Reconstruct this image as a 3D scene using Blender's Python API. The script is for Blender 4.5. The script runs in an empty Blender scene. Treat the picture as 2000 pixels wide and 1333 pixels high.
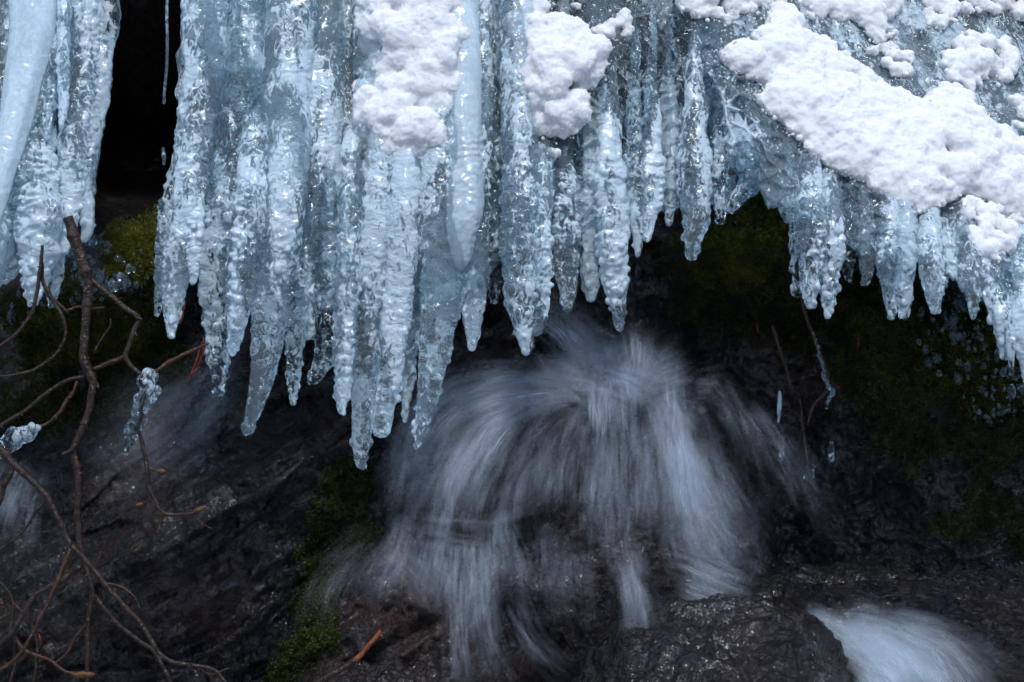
import bpy, bmesh, math, random
import numpy as np
from mathutils import Vector

random.seed(7)
RNG = np.random.default_rng(7)
R = math.radians
SC = bpy.context.scene
COL = SC.collection
CAMD = 4.0

# ---------------------------------------------------------------- placing
# one photo pixel is one millimetre at the plane of the ice (y = 0); deeper things grow with distance
def P(px, py, y):
    s = (CAMD + y) / CAMD
    return np.stack(np.broadcast_arrays((np.asarray(px, float) - 1000) / 1000 * s, np.asarray(y, float),
                                        (666.5 - np.asarray(py, float)) / 1000 * s), -1)

# ---------------------------------------------------------------- noise
_perm = RNG.permutation(4096)
_grad = RNG.normal(size=(4096, 3)); _grad /= np.linalg.norm(_grad, axis=1)[:, None]
def noise(p):
    p = np.asarray(p, float)
    i = np.floor(p).astype(np.int64); f = p - i
    w = f * f * f * (f * (f * 6 - 15) + 10)
    out = 0
    for dx in (0, 1):
        for dy in (0, 1):
            for dz in (0, 1):
                h = _perm[(_perm[(_perm[(i[..., 0] + dx) & 4095] + i[..., 1] + dy) & 4095] + i[..., 2] + dz) & 4095]
                g = _grad[h]
                d = g[..., 0] * (f[..., 0] - dx) + g[..., 1] * (f[..., 1] - dy) + g[..., 2] * (f[..., 2] - dz)
                out = out + d * (w[..., 0] if dx else 1 - w[..., 0]) * (w[..., 1] if dy else 1 - w[..., 1]) * (w[..., 2] if dz else 1 - w[..., 2])
    return out * 1.6
def fbm(p, o=4, gain=.5, lac=2.03):
    a, s, t = 1.0, 0, 0
    p = np.asarray(p, float)
    for k in range(o):
        s = s + a * noise(p + 13.7 * k); t += a; a *= gain; p = p * lac
    return s / t
def ridged(p, o=4):
    a, s, t = 1.0, 0, 0
    p = np.asarray(p, float)
    for k in range(o):
        s = s + a * (1 - np.abs(noise(p + 9.1 * k)) * 2); t += a; a *= .5; p = p * 2.1
    return s / t
def cells(x, y, seed=0, jit=.85):
    """rounded bead-like bumps: 1 at a cell's middle, 0 in the creases"""
    ix, iy = np.floor(x).astype(np.int64), np.floor(y).astype(np.int64)
    f1 = np.full(np.broadcast(x, y).shape, 9.0); f2 = f1.copy()
    for a in (-1, 0, 1):
        for b in (-1, 0, 1):
            h = _perm[(_perm[(ix + a + seed * 17) & 4095] + iy + b) & 4095]
            d = np.hypot(ix + a + .5 + jit * (_grad[h, 0] * .6) - x, iy + b + .5 + jit * (_grad[h, 1] * .6) - y)
            f2 = np.minimum(f2, np.maximum(f1, d)); f1 = np.minimum(f1, d)
    return np.sqrt(np.clip(1 - (f1 / (.5 * (f1 + f2) + 1e-6)) ** 3, 0, 1)) * np.clip((f2 - f1) * 2.2, 0, 1) ** .5
def V3(a, b, c):
    return np.stack(np.broadcast_arrays(a, b, c), -1)
def sstep(a, b, x):
    t = np.clip((x - a) / (b - a), 0, 1); return t * t * (3 - 2 * t)

# ---------------------------------------------------------------- objects
def mesh_from(name, verts, faces, mat=None, smooth=True):
    me = bpy.data.meshes.new(name)
    verts = np.asarray(verts, np.float32).reshape(-1, 3)
    faces = np.asarray(faces, np.int32)
    n, k = faces.shape
    me.vertices.add(len(verts)); me.vertices.foreach_set('co', verts.ravel())
    me.loops.add(n * k); me.loops.foreach_set('vertex_index', faces.ravel())
    me.polygons.add(n); me.polygons.foreach_set('loop_start', np.arange(0, n * k, k, dtype=np.int32))
    me.update(calc_edges=True)
    if smooth: me.polygons.foreach_set('use_smooth', np.ones(n, bool))
    if mat: me.materials.append(mat)
    me.validate()
    return me
def tag(o, label=None, cat=None, group=None, kind=None):
    for k, v in (('label', label), ('category', cat), ('group', group), ('kind', kind)):
        if v: o[k] = v
    return o
def link(name, me, parent=None):
    o = bpy.data.objects.new(name, me); COL.objects.link(o)
    if parent: o.parent = parent
    return o
def empty(name):
    o = bpy.data.objects.new(name, None); COL.objects.link(o); o.empty_display_size = .05
    return o
def at_base(root, loc):
    """put the Empty at the thing's base while its parts stay where they were modelled"""
    root.location = loc
    def sub(o):
        for c in o.children:
            c.data.transform(__import__('mathutils').Matrix.Translation(-Vector(loc)))
            sub(c)
    sub(root)

class Geo:
    def __init__(s): s.v, s.f, s.n = [], [], 0
    def add(s, v, f):
        s.v.append(np.asarray(v, float).reshape(-1, 3)); s.f.append(np.asarray(f) + s.n); s.n += len(s.v[-1])
    def get(s): return np.concatenate(s.v), np.concatenate(s.f)

def grid_faces(nu, nv, wrap=False):
    i = np.arange(nu - 1)[:, None]; j = np.arange(nv if wrap else nv - 1)[None]
    j2 = (j + 1) % nv
    return np.stack([i * nv + j, i * nv + j2, (i + 1) * nv + j2, (i + 1) * nv + j], -1).reshape(-1, 4)

def _ball(nu=10, nv=14):
    th = np.linspace(.08, math.pi - .08, nu)[:, None]; ph = np.arange(nv)[None] * 2 * math.pi / nv
    v = np.stack(np.broadcast_arrays(np.sin(th) * np.cos(ph), np.sin(th) * np.sin(ph), np.cos(th)), -1).reshape(-1, 3)
    f = [tuple(q) for q in grid_faces(nu, nv, True)]
    n = len(v)
    v = np.concatenate([v, [[0, 0, 1], [0, 0, -1]]])
    for j in range(nv):
        a, b = j, (j + 1) % nv
        f.append((a, n, n, b)); k = (nu - 1) * nv; f.append((k + a, k + b, n + 1, n + 1))
    return v, f
def clean_tris(f):
    return f
def _ico(sub):
    bm = bmesh.new(); bmesh.ops.create_icosphere(bm, subdivisions=sub, radius=1)
    v = np.array([q.co[:] for q in bm.verts]); f = np.array([[q.index for q in p.verts] for p in bm.faces]); bm.free()
    return v, f
ICO1, ICO2, ICO3 = _ico(1), _ico(2), _ico(3)

def tube(pts, rad, seg=10, flat=1.0):
    """closed tapered tube along pts; returns verts, quads"""
    pts = np.asarray(pts, float); n = len(pts)
    t = np.gradient(pts, axis=0); t /= np.linalg.norm(t, axis=1)[:, None] + 1e-9
    ref = np.array([0, 1., 0])
    a = np.cross(t, ref); a /= np.linalg.norm(a, axis=1)[:, None] + 1e-9
    b = np.cross(t, a)
    ph = np.arange(seg) * 2 * math.pi / seg
    rad = np.asarray(rad, float)
    if rad.ndim == 1: rad = np.repeat(rad[:, None], seg, 1)
    v = pts[:, None] + rad[..., None] * (np.cos(ph)[None, :, None] * a[:, None] + flat * np.sin(ph)[None, :, None] * b[:, None])
    f = grid_faces(n, seg, True)
    v = v.reshape(-1, 3)
    c = len(v)
    v = np.concatenate([v, pts[:1] , pts[-1:]])
    caps = []
    for j in range(0, seg, 2):
        caps.append((c, (j + 2) % seg, (j + 1) % seg, j))
        k = (n - 1) * seg
        caps.append((c + 1, k + j, k + (j + 1) % seg, k + (j + 2) % seg))
    return v, np.concatenate([f, np.array(caps)])

def spline(pts, step):
    """Catmull-Rom through rows of pts, resampled about every step (first 3 columns are metres)"""
    p = np.asarray(pts, float)
    p = np.concatenate([2 * p[:1] - p[1:2], p, 2 * p[-1:] - p[-2:-1]])
    out = []
    for i in range(1, len(p) - 2):
        L = np.linalg.norm(p[i + 1, :3] - p[i, :3]); m = max(2, int(L / step))
        t = np.linspace(0, 1, m, endpoint=False)[:, None]
        out.append(.5 * (2 * p[i] + (p[i + 1] - p[i - 1]) * t + (2 * p[i - 1] - 5 * p[i] + 4 * p[i + 1] - p[i + 2]) * t ** 2 + (3 * p[i] - p[i - 1] - 3 * p[i + 1] + p[i + 2]) * t ** 3))
    out.append(p[-2:-1])
    return np.concatenate(out)

def remeshed(name, v, f, voxel, smooth=2, mat=None, disp=None):
    me = mesh_from('tmp', v, f)
    o = bpy.data.objects.new('tmp', me); COL.objects.link(o)
    m = o.modifiers.new('r', 'REMESH'); m.mode = 'VOXEL'; m.voxel_size = voxel; m.use_smooth_shade = True
    if smooth:
        s = o.modifiers.new('s', 'SMOOTH'); s.factor = .5; s.iterations = smooth
    dg = bpy.context.evaluated_depsgraph_get(); dg.update()
    out = bpy.data.meshes.new_from_object(o.evaluated_get(dg))
    bpy.data.objects.remove(o); bpy.data.meshes.remove(me)
    out.name = name
    if disp is not None:
        n = len(out.vertices)
        co = np.empty(n * 3, np.float32); out.vertices.foreach_get('co', co); co = co.reshape(-1, 3)
        no = np.empty(n * 3, np.float32); out.vertex_normals.foreach_get('vector', no); no = no.reshape(-1, 3)
        co = co + no * disp(co, no)[:, None]
        out.vertices.foreach_set('co', co.astype(np.float32).ravel()); out.update()
    out.polygons.foreach_set('use_smooth', np.ones(len(out.polygons), bool))
    out.materials.clear()
    if mat: out.materials.append(mat)
    return out

# ---------------------------------------------------------------- materials
class N:
    def __init__(s, name):
        s.m = bpy.data.materials.new(name); s.m.use_nodes = True
        s.t = s.m.node_tree; s.t.nodes.clear()
        s.out = s.t.nodes.new('ShaderNodeOutputMaterial')
    def n(s, typ, ins=None, **kw):
        q = s.t.nodes.new(typ)
        for k, v in kw.items(): setattr(q, k, v)
        for k, v in (ins or {}).items():
            i = q.inputs[k]
            if hasattr(v, 'is_output') or isinstance(v, bpy.types.NodeSocket): s.t.links.new(v, i)
            else: i.default_value = v
        return q
    def math(s, op, a, b=0.0, c=0.0, clamp=False):
        return s.n('ShaderNodeMath', {0: a, 1: b, 2: c}, operation=op, use_clamp=clamp).outputs[0]
    def mapr(s, v, a, b, c, d):
        return s.n('ShaderNodeMapRange', {'Value': v, 'From Min': a, 'From Max': b, 'To Min': c, 'To Max': d}).outputs[0]
    def coord(s, scale=(1, 1, 1), rot=(0, 0, 0), out='Object'):
        c = s.n('ShaderNodeTexCoord').outputs[out]
        if any(rot): c = s.n('ShaderNodeMapping', {'Vector': c, 'Rotation': rot}).outputs[0]
        return s.n('ShaderNodeMapping', {'Vector': c, 'Scale': scale}).outputs[0]
    def noise(s, vec, scale, detail=4, rough=.55, dist=0.0):
        return s.n('ShaderNodeTexNoise', {'Vector': vec, 'Scale': scale, 'Detail': detail, 'Roughness': rough, 'Distortion': dist}).outputs[0]
    def ramp(s, v, stops):
        r = s.n('ShaderNodeValToRGB', {0: v}); e = r.color_ramp.elements
        while len(e) < len(stops): e.new(.5)
        for q, (p, c) in zip(e, stops): q.position = p; q.color = (*c, 1) if len(c) == 3 else c
        return r.outputs[0]
    def bump(s, h, strength, dist, normal=None):
        ins = {'Height': h, 'Strength': strength, 'Distance': dist}
        if normal: ins['Normal'] = normal
        return s.n('ShaderNodeBump', ins).outputs[0]
    def mixc(s, f, a, b, mode='MIX'):
        q = s.t.nodes.new('ShaderNodeMix'); q.data_type = 'RGBA'; q.blend_type = mode
        for i, v in ((0, f), (6, a), (7, b)):
            if isinstance(v, bpy.types.NodeSocket): s.t.links.new(v, q.inputs[i])
            else: q.inputs[i].default_value = v if i == 0 else ((*v, 1) if len(v) == 3 else v)
        return q.outputs[2]
    def mix(s, f, a, b): return s.n('ShaderNodeMixShader', {0: f, 1: a, 2: b}).outputs[0]
    def done(s, sh): s.t.links.new(sh, s.out.inputs['Surface']); return s.m

def ice_mat(name, cloud_lo, cloud_hi, tint=(.90, .97, 1.0), milk=(.75, .91, .99), rough=.0, bump=1.0, zs=.30, split=(.472, .572)):
    m = N(name)
    v = m.coord((1, 1, zs), out='Object')
    iso = m.coord((1, 1, 1), out='Object')
    big = m.noise(v, 22, 3, .6, .8)
    fine = m.noise(m.coord((1, 1, .6)), 78, 3, .5, 1.5)
    cl = m.math('MULTIPLY_ADD', big, .42, m.math('MULTIPLY', fine, .58))
    L = m.noise(m.coord((1, 1, .2)), 11, 2, .5, .6)
    cl = m.math('ADD', cl, m.math('MULTIPLY_ADD', L, 1.0, -.5))
    cloud = m.mapr(cl, *split, cloud_lo, cloud_hi)
    bub = m.noise(iso, 330, 2, .5)
    cloud = m.math('ADD', cloud, m.mapr(bub, .68, .74, 0, .18), clamp=True)
    rip = m.noise(m.coord((1, 1, 1.5)), 48, 2, .45, 1.0)
    nb = m.bump(rip, .42 * bump, .012)
    nb = m.bump(m.noise(iso, 120, 1, .4), .12 * bump, .003, nb)
    clear = m.n('ShaderNodeBsdfGlass', {'Color': (*tint, 1), 'Roughness': rough, 'IOR': 1.31, 'Normal': nb}).outputs[0]
    dif = m.n('ShaderNodeBsdfDiffuse', {'Color': (*milk, 1), 'Normal': nb}).outputs[0]
    trl = m.n('ShaderNodeBsdfTranslucent', {'Color': (*milk, 1), 'Normal': nb}).outputs[0]
    milky = m.mix(.30, dif, trl)
    body = m.mix(cloud, clear, milky)
    fr = m.n('ShaderNodeFresnel', {'IOR': 1.55, 'Normal': nb}).outputs[0]
    gl = m.n('ShaderNodeBsdfGlossy', {'Color': (1, 1, 1, 1), 'Roughness': .04, 'Normal': nb}).outputs[0]
    return m.done(m.mix(m.math('MULTIPLY', fr, cloud), body, gl))

ICE = ice_mat('ice', .08, .78)
ICE_CLEAR = ice_mat('clear_ice', .0, .50, split=(.50, .58))
ICE_MILK = ice_mat('milky_ice', .66, .92, rough=.10, bump=.4, split=(.40, .64))
ICE_SHEET = ice_mat('sheet_ice', .10, .70)
ICE_DARK = ice_mat('dark_clear_ice', .0, .30, split=(.51, .57), bump=1.5)
ICE_APRON = ice_mat('apron_ice', .14, .74, milk=(.72, .90, .99), bump=1.2)
ICE_BEAD = ice_mat('bead_ice', .0, .12, bump=.15)

def snow_mat():
    m = N('snow')
    v = m.coord()
    g = m.noise(v, 420, 3, .7); l = m.noise(v, 90, 4, .6)
    nb = m.bump(g, .5, .0025); nb = m.bump(l, .15, .005, nb)
    b = m.n('ShaderNodeBsdfPrincipled', {'Base Color': (.74, .755, .775, 1), 'Roughness': .7, 'Normal': nb,
        'Subsurface Weight': .8, 'Subsurface Radius': (.022, .024, .027), 'Subsurface Scale': 1.0, 'Specular IOR Level': .2})
    return m.done(b.outputs[0])
SNOW = snow_mat()

def rock_mat(name, base, dark, streak, red, streak_rot=0.0, moss=0.0, rough=(.22, .5)):
    m = N(name)
    v = m.coord()
    sv = m.coord((1.0, 1.0, 7.0), (0, streak_rot, 0))
    big = m.noise(v, 3.2, 5, .6, .4)
    med = m.noise(v, 19, 5, .65, .5)
    st = m.noise(sv, 9, 6, .68, .5)
    st2 = m.noise(sv, 30, 4, .7, .3)
    c = m.mixc(m.mapr(med, .35, .65, 0, 1), dark, base)
    c = m.mixc(m.mapr(big, .52, .70, 0, .75), c, red)
    c = m.mixc(m.mapr(m.math('MULTIPLY_ADD', st, .6, m.math('MULTIPLY', st2, .4)), .54, .66, 0, 1), c, streak)
    h = m.math('ADD', m.math('MULTIPLY', med, .5), m.math('ADD', m.math('MULTIPLY', st, .5), m.math('MULTIPLY', m.noise(v, 75, 4, .65), .45)))
    nb = m.bump(h, 1.0, .03)
    nb = m.bump(m.noise(v, 120, 3, .6), .8, .010, nb)
    cn = m.bump(m.noise(v, 88, 2, .5, .8), .75, .009)
    rg = m.mapr(m.noise(v, 26, 3, .6), .35, .65, *rough)
    b = m.n('ShaderNodeBsdfPrincipled', {'Base Color': c, 'Roughness': rg, 'Normal': nb, 'IOR': 1.5, 'Specular IOR Level': .35,
        'Coat Weight': m.mapr(m.noise(v, 7, 3, .6),  .42, .60, .05, .62), 'Coat Roughness': .06, 'Coat IOR': 1.6, 'Coat Normal': cn})
    return m.done(b.outputs[0])
ROCK = rock_mat('wet_dark_rock', (.008, .008, .009), (.003, .003, .0035), (.10, .088, .066), (.046, .018, .015), R(32))
BOULDER = rock_mat('wet_boulder_rock', (.010, .0095, .010), (.004, .004, .0045), (.055, .046, .034), (.036, .016, .012), R(65), rough=(.25, .5))

REDROCK = rock_mat('red_wet_rock', (.034, .014, .010), (.009, .007, .007), (.09, .034, .018), (.07, .024, .012), R(20), rough=(.10, .36))

def moss_mat(name, a, b):
    m = N(name)
    v = m.coord()
    at = m.n('ShaderNodeAttribute', attribute_name='shade').outputs['Fac']
    c = m.mixc(at, a, b)
    d = m.n('ShaderNodeBsdfPrincipled', {'Base Color': c, 'Roughness': .55, 'Specular IOR Level': .35}).outputs[0]
    t = m.n('ShaderNodeBsdfTranslucent', {'Color': c}).outputs[0]
    return m.done(m.mix(.25, d, t))
MOSS = moss_mat('moss', (.03, .04, .005), (.18, .18, .018))
MOSS_DARK = moss_mat('dark_moss', (.012, .019, .004), (.080, .095, .012))

def bark_mat(name, a, b, rough=.30):
    m = N(name)
    v = m.coord((1, 1, 1))
    n1 = m.noise(v, 55, 5, .65, .4); n2 = m.noise(v, 260, 3, .6)
    c = m.mixc(m.mapr(n1, .35, .66, 0, 1), a, b)
    sp = m.noise(m.coord((1, 1, 1)), 190, 1, .4)
    c = m.mixc(m.mapr(sp, .66, .72, 0, .7), c, (.16, .12, .09))
    nb = m.bump(m.math('ADD', n1, m.math('ADD', m.math('MULTIPLY', n2, .5), m.math('MULTIPLY', m.noise(m.coord((1, 1, 6)), 40, 2), .6))), .7, .005)
    return m.done(m.n('ShaderNodeBsdfPrincipled', {'Base Color': c, 'Roughness': rough, 'Normal': nb, 'Specular IOR Level': .3}).outputs[0])
BARK = bark_mat('wet_bark', (.009, .0055, .004), (.042, .023, .015))
BARK_RED = bark_mat('red_bark', (.022, .011, .007), (.085, .034, .016))
BUD = bark_mat('bud_scale', (.05, .022, .006), (.13, .062, .018))
ROOT = bark_mat('root_bark', (.025, .014, .009), (.075, .04, .022))
CUT = bark_mat('cut_twig', (.13, .036, .012), (.24, .065, .022))
NEEDLE = bark_mat('red_needle', (.09, .010, .008), (.17, .02, .012))

def silk_mat(name, col, gain=1.0, soft=0.0, fw=95.0):
    """falling water: fine streaks drawn out along the flow"""
    m = N(name)
    uv = m.n('ShaderNodeUVMap', uv_map='flow').outputs[0]
    s = m.n('ShaderNodeSeparateXYZ', {0: uv})
    u, v = s.outputs[0], s.outputs[1]
    uu = m.math('FRACT', u); rid = m.math('FLOOR', u)
    e = m.math('SUBTRACT', 1.0, m.math('POWER', m.math('ABSOLUTE', m.math('MULTIPLY_ADD', uu, 2.0, -1.0)), 2.0))
    e = m.math('POWER', m.math('MAXIMUM', e, 0.0), 1.1)
    wid = m.math('MULTIPLY', m.n('ShaderNodeAttribute', attribute_name='wid').outputs['Fac'], fw)
    co = m.n('ShaderNodeCombineXYZ', {0: m.math('MULTIPLY', uu, wid), 1: m.math('MULTIPLY', v, 5.0), 2: m.math('MULTIPLY', rid, 3.71)}).outputs[0]
    st = m.noise(co, 1.0, 4, .62, .25)
    co2 = m.n('ShaderNodeCombineXYZ', {0: m.math('MULTIPLY', uu, m.math('MULTIPLY', wid, 3.6)), 1: m.math('MULTIPLY', v, 15.0), 2: m.math('MULTIPLY', rid, 7.13)}).outputs[0]
    st2 = m.noise(co2, 1.0, 2, .6, .2)
    co3 = m.n('ShaderNodeCombineXYZ', {0: m.math('MULTIPLY', uu, m.math('MULTIPLY', wid, .22)), 1: m.math('MULTIPLY', v, 4.5), 2: m.math('MULTIPLY', rid, 1.9)}).outputs[0]
    st3 = m.noise(co3, 1.0, 2, .6, .4)
    k = m.math('MULTIPLY', m.mapr(st, .36, .72, .05 + soft, 1.2), m.math('MULTIPLY', m.mapr(st2, .30, .70, .45 + soft * .6, 1.35), m.mapr(st3, .38, .66, .10, 1.3)))
    dens = m.n('ShaderNodeAttribute', attribute_name='dens').outputs['Fac']
    a = m.math('MULTIPLY', m.math('MULTIPLY', m.math('MULTIPLY', k, e), dens), gain, clamp=True)
    d = m.n('ShaderNodeBsdfDiffuse', {'Color': (*col, 1)}).outputs[0]
    t = m.n('ShaderNodeBsdfTranslucent', {'Color': (*col, 1)}).outputs[0]
    return m.done(m.mix(a, m.n('ShaderNodeBsdfTransparent').outputs[0], m.mix(.5, d, t)))
SILK = silk_mat('falling_water', (.66, .75, .87))
SILK_SOFT = silk_mat('rushing_water', (.70, .80, .90), 1.0, .22, 75.0)

def pool_mat():
    m = N('stream_water')
    v = m.coord((1, 1, 1))
    w = m.noise(m.coord((1.0, 2.2, 1), (0, 0, R(25))), 26, 4, .55, 1.0)
    w2 = m.noise(v, 70, 3, .6, .8)
    nb = m.bump(m.math('ADD', w, m.math('MULTIPLY', w2, .5)), 1.0, .045)
    c = m.mixc(m.mapr(m.noise(v, 14, 4, .6), .4, .65, 0, 1), (.004, .006, .009), (.016, .011, .009))
    return m.done(m.n('ShaderNodeBsdfPrincipled', {'Base Color': c, 'Roughness': .05, 'IOR': 1.45, 'Normal': nb, 'Specular IOR Level': .7}).outputs[0])
POOL = pool_mat()

# ================================================================ TERRAIN
def slab_n(u, v):
    return -0.5 * (u + .5) + .866 * (v + .294)
def terrain_y(px, py, fine=True):
    u = (px - 1000) / 1000; v = (666.5 - py) / 1000
    q = V3(u, v, 0 * u)
    wall = .52 + .10 * fbm(q * 1.6 + 3, 3) + .10 * np.clip(v - .3, 0, 1)
    # the right bank leans forward towards the bottom and the right
    wall = wall - .42 * np.exp(-((u - .47) / .13) ** 2 - ((v - .20) / .12) ** 2) - .16 * np.exp(-((u - .86) / .25) ** 2 - ((v + .03) / .16) ** 2)
    rec = np.exp(-((u + .70) / .13) ** 6) * sstep(.20, .34, v) * sstep(1.0, .74, v)
    wall = wall + 1.0 * rec * (1 - .60 * sstep(.24, .70, v))   # roof added over the hollow, leaning out to keep light off its back
    wall = wall - .30 * np.exp(-((u + .78) / .20) ** 2 - ((v - .13) / .13) ** 2)
    wall = wall - .22 * sstep(-.05, -.75, v) * sstep(.1, .9, u) - .10 * sstep(.45, 1.0, u)
    wall = wall - .16 * sstep(-.2, -.8, v) * sstep(.3, -.3, u)
    d = slab_n(u, v)
    al = .866 * (u + .5) + .5 * (v + .294)
    slab = np.maximum(.10 + 1.25 * d, .10 - .75 * d) + .05 * np.abs(al) + .7 * np.clip(al - .13, 0, 9) + 8 * np.clip(d - .42, 0, 9)
    slab = slab + .035 * np.round(fbm(V3(al * 2.2, d * 5, 4 + 0 * u), 2) * 4) / 2
    mound = .34 - .22 * (1 - ((px - 770) / 250) ** 2 - ((py - 1230) / 370) ** 2)
    mound = np.where(mound > .6, 9, mound)
    y = np.minimum(np.minimum(wall, slab), mound)
    onslab = (slab < wall + .02) * 1.0
    # cracks, strata and lumps
    st = fbm(V3(al * 3.0, d * 34, 1 + 0 * u), 4)
    y = y + .016 * st * (0.35 + onslab)
    calm = 1 - .85 * rec
    y = y - calm * .050 * (ridged(q * 4.5 + 5, 4) - .55) - calm * .024 * fbm(q * 13, 4)
    if fine: y = y - calm * .014 * fbm(q * 38 + 2, 3) - .005 * noise(q * 110)
    return y

def axis(lo, hi, a, b, step):
    mid = np.arange(a, b + step, step)
    left = a - np.geomspace(step, a - lo, 18)[::-1]; right = b + np.geomspace(step, hi - b, 18)
    return np.concatenate([left, mid, right])
xs = axis(-2600, 4600, -120, 2120, 4.2); ys = axis(-2200, 1800, -60, 1400, 4.2)
gx, gy = np.meshgrid(xs, ys, indexing='ij')
ty = terrain_y(gx, gy)
rf = link('rock_face', mesh_from('rock_face', P(gx, gy, ty), grid_faces(*gx.shape), ROCK))
tag(rf, 'dark wet layered rock face behind the ice and the falling water', 'rock face', kind='structure')

# ground: the stream bed and banks in front, out to the horizon
def ground_mat():
    m = N('stream_bank')
    v = m.coord()
    c = m.mixc(m.mapr(m.noise(v, 1.4, 5, .6), .36, .52, 0, 1), (.05, .048, .046), (.55, .57, .60))
    nb = m.bump(m.noise(v, 9, 6, .7), 1.0, .1)
    return m.done(m.n('ShaderNodeBsdfPrincipled', {'Base Color': c, 'Roughness': .6, 'Normal': nb}).outputs[0])
ga = np.concatenate([-np.geomspace(1, 60, 26)[::-1], np.linspace(-.95, .95, 20), np.geomspace(1, 60, 26)])
gX, gY = np.meshgrid(ga, ga, indexing='ij')
gZ = -1.55 + .12 * fbm(V3(gX * .6, gY * .6, 0 * gX), 4)
tag(link('ground', mesh_from('ground', V3(gX, gY, gZ), grid_faces(*gX.shape), ground_mat())), 'dark stony stream bank with thin snow', 'ground', kind='structure')

# unseen dark slope added behind the camera to block low sky from the rock
def added_slope_mat():
    m = N('dark_added_slope')
    v = m.coord()
    c = m.mixc(m.mapr(m.noise(v, .9, 6, .65), .50, .62, 0, 1), (.022, .022, .020), (.16, .17, .19))
    return m.done(m.n('ShaderNodeBsdfPrincipled', {'Base Color': c, 'Roughness': .9, 'Specular IOR Level': .1}).outputs[0])
hX, hT = np.meshgrid(np.linspace(-40, 40, 120), np.linspace(0, 1, 60), indexing='ij')
hY = -7.0 - 26 * hT; hZ = -1.6 + 14 * hT ** .8 * (.8 + .25 * fbm(V3(hX * .05, hT, 0 * hX), 2)) + .5 * fbm(V3(hX * .5, hY * .5, 0 * hX), 4)
tag(link('added_slope', mesh_from('added_slope', V3(hX, hY, hZ), grid_faces(*hX.shape), added_slope_mat())), 'unseen dark slope added behind the camera to block low sky', 'added_slope', kind='structure')

# ================================================================ BOULDERS
def boulder(name, c, size, planes, label, seed, mat=BOULDER, rot=0):
    v, f = _ico(7)
    ns = np.array([p[:3] for p in planes], float); ns /= np.linalg.norm(ns, axis=1)[:, None]
    ds = np.array([p[3] for p in planes], float)
    rr = np.full(len(v), 1.0)
    inv = 0
    for n_, d_ in zip(ns, ds):
        k = np.clip((v @ n_) / d_, 0, None); inv = inv + k ** 9
    r = 1 / (inv + 1.0) ** (1 / 9)
    p = v * r[:, None] * np.asarray(size)
    p = p + v * (.035 * (ridged(p * 5 + seed, 4) - .5) + .018 * fbm(p * 16 + seed, 4) + .009 * fbm(p * 50, 3))[:, None]
    p = p + np.asarray(c)
    o = link(name, mesh_from(name, p, f, mat))
    return tag(o, label, 'boulder')
boulder('boulder', P(1225, 1010, .56), (.40, .34, .36), [(0, -1, .1, .7), (-.6, -.5, .5, .75), (.7, -.5, .3, .75), (0, -.3, 1, .72)],
        'dark brown boulder behind the main veil of falling water', 3)
boulder('boulder', P(1400, 1425, -.02), (.33, .26, .27), [(-.1, -.5, .85, .78), (.75, -.45, .5, .80), (-.8, -.4, .4, .8), (0, -1, 0, .8)],
        'rounded wet boulder at the bottom edge beside the white chute', 11)
boulder('boulder', P(790, 1420, .16), (.27, .22, .17), [(0, -.5, .85, .75), (.7, -.5, .5, .78), (-.6, -.5, .6, .8)],
        'low wet boulder at the bottom edge behind the broken twig', 23)
boulder('boulder', P(965, 1100, .42), (.22, .20, .10), [(0, -.6, .8, .7), (.5, -.8, .2, .75), (-.5, -.8, .3, .75)],
        'flat topped rock ledge in the left part of the waterfall', 31)
boulder('boulder', P(945, 745, .40), (.20, .17, .085), [(0, -.6, .8, .7), (.5, -.8, .2, .75), (-.5, -.8, .3, .75)],
        'reddish wet rock behind the icicle tips left of the splash', 41, mat=REDROCK)
boulder('boulder', P(1640, 1190, .30), (.24, .22, .09), [(0, -.6, .8, .7), (.5, -.8, .2, .75), (-.5, -.8, .3, .75)],
        'low reddish rock just above the white chute', 37)

# ================================================================ ICE: sheets
def surf_y(px, py):
    """front of the ice mass"""
    px = np.asarray(px, float); py = np.asarray(py, float)
    cen = .01 + .30 * np.clip((430 - py) / 1000, -.2, 2) ** 1.0
    lip = np.interp(px, [1380, 1485, 1640, 1740, 1880, 2020, 2300], [330, 350, 440, 480, 540, 650, 760])
    ap = -.03 + .78 * np.clip((lip - py) / 1000, -.1, 2)
    return cen + (ap - cen) * sstep(1330, 1560, px)

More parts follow.
